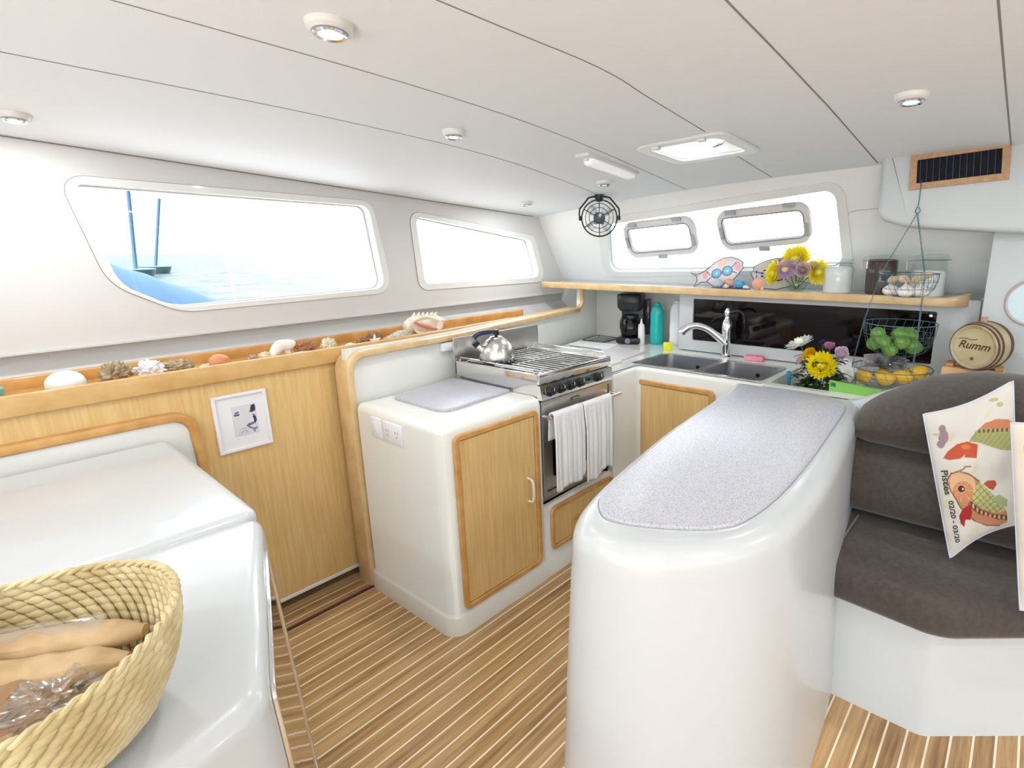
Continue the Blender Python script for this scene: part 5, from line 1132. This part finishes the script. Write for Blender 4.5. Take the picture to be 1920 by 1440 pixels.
crumple('paper_wrap', (2.80, .66, .93), (.06, .06, .075), mottled('white_wrap', (.62, .62, .62), (.82, .82, .82), 14, .6, coat=.1), 'crumpled white paper between the bouquet and the wire bowl', 'paper', .3, 1.8, 9)

# ------------------------------------------------------------------ bouquet standing in the open bin
GV = 'flowers of the bouquet beside the island'
t = thing('flower_pot', (2.69, .735, .662), 'dark vase of the bouquet standing in the open counter bin', 'vase')
bm = B(); lathe(bm, [(0, 0), (.045, 0), (.055, .10), (.06, .17), (.054, .17), (.05, .16), (0, .15)], 24, (2.69, .735, .662)); finish(bm, 'vase_body', mat('dark_green_vase', (.01, .03, .015), .2, coat=.4), t)
bs = Vector((2.69, .735, .815))
flower((2.625, .722, 1.000), (-.88, -.05, .45), .072, YEL, bs, 'big lemon yellow chrysanthemum at the front of the bouquet', GV, seed=11)
flower((2.66, .785, 1.035), (-.75, .3, .5), .042, (.86, .60, .02), bs, 'deep yellow flower left of the big yellow one', GV, ROSE, width=.8, seed=12)
flower((2.68, .845, 1.083), (-.25, .35, .9), .072, WHT, bs, 'white spiky daisy at the upper left of the bouquet', GV, DAISY, (.8, .8, .6), width=.4, curl=.15, seed=13)
flower((2.64, .648, 1.060), (-.8, -.3, .5), .046, (.80, .66, .78), bs, 'round pale pink rosette at the right of the bouquet', GV, [(12, 1.0, .25), (12, .95, .6), (11, .88, .9), (9, .8, 1.15), (7, .6, 1.4)], width=.7, curl=.6, seed=14)
flower((2.67, .705, 1.082), (-.5, 0, .85), .032, (.60, .30, .48), bs, 'mauve flower behind the big yellow chrysanthemum', GV, ROSE, width=.8, seed=15)
flower((2.635, .765, .985), (-.9, .3, .2), .030, (.74, .30, .48), bs, 'pink bud flower at the left edge of the big yellow one', GV, ROSE, width=.8, seed=16)
flower((2.65, .825, 1.010), (-.7, .7, .3), .024, (.78, .56, .60), bs, 'small pale pink flower at the far left of the bouquet', GV, ROSE, width=.8, seed=17)
flower((2.69, .745, 1.095), (-.4, .3, .85), .022, (.10, .06, .22), bs, 'small dark violet flower at the top of the bouquet', GV, ROSE, width=.8, seed=18)
lv = B(); rnd = random.Random(5)
for k in range(300):
    a = rnd.uniform(0, 2*PI); h = rnd.uniform(.82, 1.04); rad = .02+.055*rnd.random(); h = h if k % 2 else rnd.uniform(.80, .94); c = Vector((2.66+rad*math.cos(a)*.8, .735+rad*math.sin(a)*1.4, h)); d = Vector((math.cos(a), math.sin(a), rnd.uniform(-.2, .9))).normalized(); s_ = d.cross(Vector((0, 0, 1))).normalized(); L = rnd.uniform(.035, .065)
    row = []
    for j in range(5):
        u = j/4; w = .015*math.sin(PI*min(1, u+.08)); p = c+d*L*u-Vector((0, 0, .02*u*u)); row.append((lv.verts.new(p-s_*w), lv.verts.new(p+Vector((0, 0, -.003))), lv.verts.new(p+s_*w)))
    for x, y in zip(row, row[1:]):
        for z in range(2): lv.faces.new((x[z], x[z+1], y[z+1], y[z]))
fo = finish(lv, 'foliage', mottled('leaf_green', (.006, .028, .008), (.04, .10, .02), 30, .5), None, ang=80); tag(fo, 'dark green leafy foliage of the bouquet by the sink', 'foliage', kind='stuff')
# green carton, dish brush
t = thing('green_carton', (2.60, .56, .8955), 'bright green carton lid standing at the edge of the open bin', 'box')
bm = B(); loft(bm, [[(2.575, y, z), (2.590, y, z), (2.590, y, z+h), (2.575, y, z+h)] for y, z, h in ((.668, .862, .088), (.452, .862, .072))]); finish(bm, 'carton_wall', mat('lime_green_card', (.22, .50, .10), .6), t, smooth=False)
bm = B(); box(bm, 2.59, 2.66, .452, .667, .864, .868); finish(bm, 'carton_base', mat('lime_green_card_b', (.20, .46, .09), .6), t, smooth=False)
bm = B(); plate(bm, [(.662, .924), (.640, .922), (.640, .940), (.662, .942)], [], .001, XP(2.575)); finish(bm, 'dark_patch', mat('dark_green_ink', (.02, .14, .06), .6), t, smooth=False)
t = thing('bottle_brush', (2.80, .915, .662), 'turquoise blue handled brush leaning in the open bin', 'brush')
bm = B(); tube(bm, [(2.80, .925, .67), (2.80, .925, .90)], .009, 10); tube(bm, [(2.80, .925, .90), (2.797, .935, .918)], .014, 10, rr=[.013, .009]); finish(bm, 'handle', mat('turquoise_plastic', (.03, .38, .60), .35), t)
bm = B(); lathe(bm, [(.0, .662), (.016, .662), (.018, .70), (0, .705)], 12, (2.80, .925, 0)); finish(bm, 'bristles', WHITEP, t)

# ------------------------------------------------------------------ keg on its block
t = thing('wood_block', (2.79, .145, .9), 'pale knotty wooden block under the little barrel', 'wood block')
bm = B(); box(bm, 2.755, 2.84, .040, .262, .9003, 1.034, .006); finish(bm, 'block', mottled('knotty_pine', (.62, .36, .16), (.74, .50, .27), 12, .6, 4), t)
for s_ in (.06, .235):
    bm = B(); box(bm, 2.765, 2.84, s_-.016, s_+.016, 1.0345, 1.050, .004); finish(bm, 'cradle', mottled('cradle_pine', (.50, .26, .10), (.60, .36, .17), 12, .6, 4), t)
t = thing('keg', (2.79, .158, 1.045), 'small wooden barrel with script lettering on its round end', 'barrel')
ax = Vector((1, -.42, .02)).normalized(); c0 = Vector((2.725, .160, 1.132)); q = Vector((0, 0, 1)).rotation_difference(ax).to_matrix().to_4x4(); MK = Matrix.Translation(c0) @ q
HW = mottled('keg_oak', (.36, .28, .15), (.50, .41, .25), 14, .5, 5, .2)
bm = B(); lathe(bm, [(.078, .004), (.088, 0), (.092, .004), (.098, .03), (.102, .065), (.098, .10), (.090, .128), (.082, .13)], 44, M=MK, cap=(False, True)); finish(bm, 'staves', HW, t, ang=50)
bm = B(); lathe(bm, [(0, .006), (.080, .006), (.080, .010), (0, .010)], 44, M=MK); hd = finish(bm, 'head', mottled('keg_head', (.46, .37, .20), (.60, .51, .32), 9, .5, 4, .2), t)
for z, r_ in ((.012, .0955), (.034, .1005), (.098, .1005), (.12, .0945)):
    bm = B(); lathe(bm, [(r_-.004, z-.006), (r_, z-.006), (r_+.0015, z), (r_, z+.006), (r_-.004, z+.006)], 44, M=MK, cap=(False, False)); finish(bm, 'hoop', mat('hoop_brown', (.10, .045, .03), .4), t)
eu = Vector((0, 0, 1)).cross(ax).normalized(); eu = -eu; ev = ax.cross(eu).normalized()
if ev.z < 0: ev = -ev
if eu.y > 0: eu = -eu
bm = B(); addtext(bm, 'Rumm', .046, lambda u, v: c0+ax*.0052+eu*(u)+ev*(v+.006+.10*u*-.3), shear=.4, th=.0006)
tube(bm, smoothpath([c0+ax*.005+eu*a+ev*b for a, b in ((-.060, .030), (-.035, .034), (-.01, .030), (.012, .034))], 5), .0012, 5); finish(bm, 'lettering', mat('burnt_brown', (.08, .035, .008), .6), hd, smooth=False)
bm = B(); ball(bm, c0+ax*.0055-ev*.048, .007, sub=2); finish(bm, 'tap_hole', mat('tap_hole_brown', (.16, .09, .04), .6), hd)
bm = B(); lathe(bm, [(0, 0), (.010, 0), (.013, .022), (0, .022)], 14, (c0+ax*.06).to_tuple()[:2]+(c0.z+.100,)); finish(bm, 'bung', mat('cork', (.50, .32, .20), .9), t)

# ------------------------------------------------------------------ printed cushions
# design space: the sheet of the cushion front, 0..1400 wide-ish sketch units
def bil(U, V, c):   # c: TL, TR, BL, BR ; U right, V down
    return ((1-U)*(1-V)*c[0][0]+U*(1-V)*c[1][0]+(1-U)*V*c[2][0]+U*V*c[3][0], (1-U)*(1-V)*c[0][1]+U*(1-V)*c[1][1]+(1-U)*V*c[2][1]+U*V*c[3][1])
D1 = [(465, 60), (1266, -248), (790, 1360), (1330, 1000)]
def pillowpaint(U, V_):
    X, Y = bil(U, 1-V_, D1); n = len(X); c = np.tile(np.array([.60, .575, .52]), (n, 1))
    st = np.sin(X*.013+1)*np.cos(Y*.011)+np.sin(X*.03+Y*.02)*.4; c[st > 1.0] = (.58, .55, .40)
    c[ell(X, Y, 670, 260, 48, 70) | ell(X, Y, 650, 330, 40, 36) | ell(X, Y, 655, 180, 34, 40)] = (.28, .20, .22); c[ell(X, Y, 600, 240, 40, 14)] = (.45, .42, .30); c[ell(X, Y, 1100, -100, 45, 18) | ell(X, Y, 1160, -50, 30, 22)] = (.42, .38, .20)
    # upper fish
    up1 = inpoly(X, Y, [(905, 290), (960, 200), (1040, 120), (1140, 85), (1240, 90), (1290, 130), (1300, 360), (1180, 360), (1080, 330), (990, 300)]); c[up1] = (.34, .35, .14)
    c[up1 & (Y < 170+.0*X)] = (.52, .20, .10); c[up1 & (np.abs(Y-190-.06*(1100-X)) < 16) & (np.sin(X*.16) > 0)] = (.16, .08, .05); c[up1 & (np.abs(np.sin(X*.07+Y*.05)) < .16) & (Y > 215)] = (.20, .20, .08)
    c[inpoly(X, Y, [(680, 455), (720, 390), (800, 320), (890, 292), (985, 320), (980, 440), (870, 438), (880, 410), (840, 450), (740, 470)])] = (.46, .08, .035)
    c[ell(X, Y, 880, 340, 40, 24)] = (.52, .17, .04)
    # lower fish
    body = inpoly(X, Y, [(735, 640), (760, 590), (830, 565), (930, 590), (1010, 640), (1100, 720), (1180, 800), (1250, 900), (1260, 1000), (1200, 1050), (1100, 1060), (990, 1010), (930, 950), (860, 890), (810, 810), (760, 740)])
    c[body] = (.42, .22, .10); sc_ = body & inpoly(X, Y, [(965, 700), (1010, 640), (1100, 720), (1200, 820), (1240, 900), (1160, 930), (1050, 890), (960, 830)])
    c[sc_] = (.42, .42, .17); c[sc_ & ((np.abs(np.sin(X*.055+Y*.05)) < .2) | (np.abs(np.sin(X*.055-Y*.05)) < .2))] = (.17, .16, .06)
    c[body & nearline(X, Y, [(950, 850), (1030, 920), (1130, 960), (1250, 960)], 24)] = (.12, .05, .03); c[body & nearline(X, Y, [(950, 850), (1030, 920), (1130, 960), (1250, 960)], 16) & (np.sin(X*.17) > .1)] = (.60, .36, .2)
    hd_ = body & ell(X, Y, 855, 690, 125, 130); c[hd_] = (.62, .40, .22); ey = ell(X, Y, 875, 745, 92, 92); c[ey] = (.52, .22, .10)
    c[ey & (np.abs(np.sin(np.arctan2(Y-730, X-860)*4)) < .12)] = (.66, .40, .2); c[ell(X, Y, 858, 722, 42, 40)] = (.62, .30, .16); c[ell(X, Y, 858, 722, 32, 30)] = (.05, .02, .02); c[ell(X, Y, 872, 722, 9, 9)] = (.65, .6, .5)
    c[nearline(X, Y, [(735, 640), (730, 660), (760, 740), (810, 810), (860, 890), (930, 950), (990, 1010), (1100, 1060), (1200, 1050)], 6) | nearline(X, Y, [(735, 640), (760, 590), (830, 565), (930, 590), (1010, 640)], 6)] = (.20, .07, .04)
    c[nearline(X, Y, [(830, 565), (865, 545), (885, 520), (930, 516)], 8) | nearline(X, Y, [(750, 680), (705, 690), (708, 740), (735, 765)], 8)] = (.34, .20, .12)
    c[inpoly(X, Y, [(940, 850), (965, 920), (955, 1000), (910, 1000), (905, 1070), (870, 1040), (850, 970), (880, 900)])] = (.34, .02, .02)
    c[inpoly(X, Y, [(1045, 660), (1080, 630), (1140, 625), (1160, 660), (1130, 715), (1090, 700)])] = (.38, .08, .03); c[inpoly(X, Y, [(1120, 790), (1180, 750), (1250, 790), (1250, 860), (1160, 840)])] = (.30, .36, .18)
    c[ell(X, Y, 1080, 1000, 100, 42, .2)] = (.48, .20, .12)
    return c
def pillow(nm, TL, TR, BL, BR, paint, th, label, text=None):
    TL, TR, BL, BR = map(Vector, (TL, TR, BL, BR)); nrm = (TR-TL).cross(BL-TL).normalized()
    if nrm.x > 0: nrm = -nrm
    def S(u, v, side=0, off=0):
        v = 1-v; p = TL*(1-u)*(1-v)+TR*u*(1-v)+BL*(1-u)*v+BR*u*v
        pin = .030*(math.sin(PI*u)*(abs(v-.5)*2)**3*(1 if v > .5 else -1)*-1)
        e = (max(0, 4*u*(1-u))**.55)*(max(0, 4*v*(1-v))**.55)
        wr = .006*math.sin(u*9+v*14)*e+.004*math.sin(v*23-u*5)*e
        return p+(BL-TL).normalized()*pin*.6+nrm*((th*e+wr) if not side else -th*.8*e)+nrm*off
    c = (TL+TR+BL+BR)/4; c.z = min(BL.z, BR.z)
    t = thing(nm, c, label, 'cushion', 'printed cushions on the settee')
    m = vcol('printed_linen_'+nm+str(len(bpy.data.materials)), .9, .15, 500)
    painted('cover', lambda u, v, s: S(u, v), 190, 230, paint, m, t)
    bm = B(); g = [[bm.verts.new(S(i/24, j/24, 1)) for i in range(25)] for j in range(25)]
    for j in range(24):
        for i in range(24): bm.faces.new((g[j][i], g[j][i+1], g[j+1][i+1], g[j+1][i]))
    finish(bm, 'back', mat('cushion_back', (.50, .52, .60), .9), t)
    bd_ = [S(i/30, 0) for i in range(31)]+[S(1, i/30) for i in range(1, 31)]+[S(1-i/30, 1) for i in range(1, 31)]+[S(0, 1-i/30) for i in range(1, 30)]
    bm = B(); tube(bm, bd_, .0035, 8, True); finish(bm, 'hem', mat('cushion_hem', (.56, .58, .66), .9), t)
    if text:
        for s_, u0, v0, sz in text:
            bm = B(); addtext(bm, s_, sz, lambda a, b, u0=u0, v0=v0: S(u0+b*3.6, v0-a*2.1, 0, .0022), shear=.3, th=.0005); finish(bm, 'handwriting', mat('ink', (.03, .03, .03), .8), t, smooth=False)
    return t
pillow('printed_cushion', (2.10, .232, .985), (2.145, .008, 1.125), (1.985, .090, .548), (2.03, -.062, .700), pillowpaint, .045, 'cream cushion printed with two koi fish leaning on the brown settee', [('Pisces', .13, .50, .034), ('02/20 - 03/20', .15, .22, .026)])
def paint2(U, V_):
    n = len(U); c = np.tile(np.array([.70, .64, .54]), (n, 1)); c[ell(U, V_, .22, .86, .14, .075)] = (.55, .20, .06); c[nearline(U, V_, [(.14, .86), (.30, .86)], .006)] = (.7, .4, .2); c[ell(U, V_, .5, .45, .35, .2, .4)] = (.55, .30, .10); c[ell(U, V_, .4, .15, .3, .12, .4)] = (.68, .38, .14); return c
pillow('printed_cushion', (1.93, -.006, 1.045), (1.93, -.32, 1.14), (1.80, -.098, .545), (1.80, -.42, .60), paint2, .055, 'cream cushion with orange print cut off at the right edge of the photo')

# ------------------------------------------------------------------ woven basket in the foreground
BC = Vector((-.045, 1.005, .9035)); RX, RY = .236, .215
t = thing('woven_basket', BC, 'large oval woven seagrass basket at the lower left corner', 'basket')
def brim(a, h):   # point on the wall at angle a and height fraction h
    k = .80+.22*math.sin(min(1, h)*PI*.5)-.03*h; ca, sa = math.cos(a), math.sin(a); p = 2.15
    s_ = (abs(ca)**p+abs(sa)**p)**(-1/p)
    return BC+Vector((RX*k*s_*ca, RY*k*s_*sa, .006+.135*h+.012*h*math.cos(2*a+.4)))
SG = mottled('seagrass', (.50, .39, .19), (.72, .62, .38), 16, .7, 4, bump=.2)
bm = B(); NR = 11; NS = 64
for row in range(NR):
    for k in range(NS):
        a0 = 2*PI*(k+.5*(row % 2))/NS; h = (row+.5)/NR; a1 = a0+2*PI/NS*1.5
        P0, P1 = brim(a0, h-.05), brim(a1, h+.055); mid = (P0+P1)/2; d = (P1-P0); out = (mid-BC); out.z = 0; out.normalize()
        w_ = d.cross(out).normalized(); L = d.length*.5; q0 = []
        for j in range(5):
            u = -1+j*.5; rr_ = math.sqrt(max(.0, 1-(u*.98)**2)); rr_ = max(.12, rr_)
            q0.append([mid+d.normalized()*L*u+out*math.cos(b_)*.0052*rr_+w_*math.sin(b_)*.0088*rr_+out*.003*u for b_ in [2*PI*i/7 for i in range(7)]])
        loft(bm, q0)
finish(bm, 'woven_wall', SG, t, ang=80)
bm = B(); rings = [[brim(2*PI*i/80, h)+Vector((0, 0, 0)) for i in range(80)] for h in (0, .25, .5, .75, .98)]; loft(bm, rings, cap=(True, False)); finish(bm, 'lining', mottled('seagrass_dark', (.30, .20, .08), (.45, .33, .15), 20, .8), t)
for s_ in (0, 1):
    bm = B(); N = 300; P = []
    for i in range(N):
        a = 2*PI*i/N; p = brim(a, 1.02); ph = a*38+s_*PI; out = (p-BC); out.z = 0; out.normalize(); P.append(p+out*.003*math.cos(ph)+Vector((0, 0, .003*math.sin(ph)+.001)))
    tube(bm, P, .0038, 7, True); finish(bm, 'braided_rim', SG, t)
KR = mottled('kraft_paper', (.36, .23, .10), (.56, .40, .22), 14, .6, 5, bump=.4)
def roll(nm, x0, y0, x1, y1, z, w, h, m, lab, seed, cat='paper bag'):
    bm = B(); rings = []; a = Vector((x0, y0, z)); b = Vector((x1, y1, z)); d = (b-a).normalized(); s_ = Vector((-d.y, d.x, 0))
    for i in range(26):
        u = i/25; c = a.lerp(b, u); k = min(1, .55+3*u, .35+5*(1-u))
        rings.append([c+s_*(w*k*math.cos(q))*(1+.30*noise.noise(Vector((u*13, math.cos(q)*2.5, seed))))+Vector((0, 0, h*k*math.sin(q)*(1+.34*noise.noise(Vector((u*11+3, math.sin(q)*2.5, seed)))))) for q in [2*PI*j/30 for j in range(30)]])
    loft(bm, rings); return tag(finish(bm, nm, m, ang=24), lab, cat) if lab else finish(bm, nm, m, ang=24)
roll('paper_bag', -.13, 1.215, .145, 1.000, .985, .030, .022, KR, 'rolled kraft paper bag lying across the back of the basket', 3)
roll('paper_bag', -.16, 1.165, .115, .960, .975, .028, .022, KR, 'second folded kraft paper bag in front of the rolled one', 8)
bm = B(); g = {}
for i in range(30):
    for j in range(12):
        u, v = i/29, j/11; p = Vector((-.13+.24*u-.038*(v-.5), 1.228-.188*u-.052*(v-.5), 1.012-.016*(2*v-1)**2+.0035*noise.noise(Vector((u*9, v*6, 2))))); g[i, j] = bm.verts.new(p)
for i in range(29):
    for j in range(11): bm.faces.new((g[i, j], g[i+1, j], g[i+1, j+1], g[i, j+1]))
CLEAR = bpy.data.materials.new('clear_plastic_film'); CLEAR.use_nodes = True; nn_ = CLEAR.node_tree; nn_.nodes.clear()
o1 = nn_.nodes.new('ShaderNodeOutputMaterial'); mx1 = nn_.nodes.new('ShaderNodeMixShader'); mx1.inputs[0].default_value = .28; tr1 = nn_.nodes.new('ShaderNodeBsdfTransparent'); gl1 = nn_.nodes.new('ShaderNodeBsdfGlossy'); gl1.inputs['Roughness'].default_value = .12
nn_.links.new(tr1.outputs[0], mx1.inputs[1]); nn_.links.new(gl1.outputs[0], mx1.inputs[2]); nn_.links.new(mx1.outputs[0], o1.inputs[0])
tag(finish(bm, 'plastic_sleeve', CLEAR, ang=80), 'shiny clear plastic sleeve over the rolled paper bag', 'plastic wrap')
crumple('brown_bag', (-.04, .995, .952), (.10, .085, .03), mottled('dark_kraft', (.20, .11, .05), (.36, .22, .11), 9, .5, 5, bump=.2), 'dark brown crumpled paper bag in the middle of the basket', 'paper bag', .3, 2.6, 5)
crumple('plastic_bag', (.035, .955, .962), (.055, .05, .03), CLEAR, 'clear crumpled plastic bag in front of the brown paper bag', 'bag', .5, 2.6, 6)
RK = mottled('wrapped_root', (.26, .15, .05), (.55, .38, .18), 18, .5, 4, coat=.3)
for k, (x, y, z, r, lab) in enumerate(((-.03, .895, .962, .027, 'brown lumpy root near the front right of the basket'), (-.075, .90, .975, .026, 'brown lumpy root lying on top of the pile in the basket'), (-.085, .865, .950, .028, 'golden brown root at the front wall of the basket'), (-.125, .92, .962, .028, 'brown lumpy root at the left of the pile, in the basket'), (-.02, .935, .945, .022, 'smallest brown root under the clear plastic in the basket'))):
    blobthing('root_vegetable', (x, y, z-.03), r, (1.1, 1, .95), RK, lab, 'root vegetable', .35, 3, 40+k, 4, 'brown roots in the woven basket')
print('all ok')
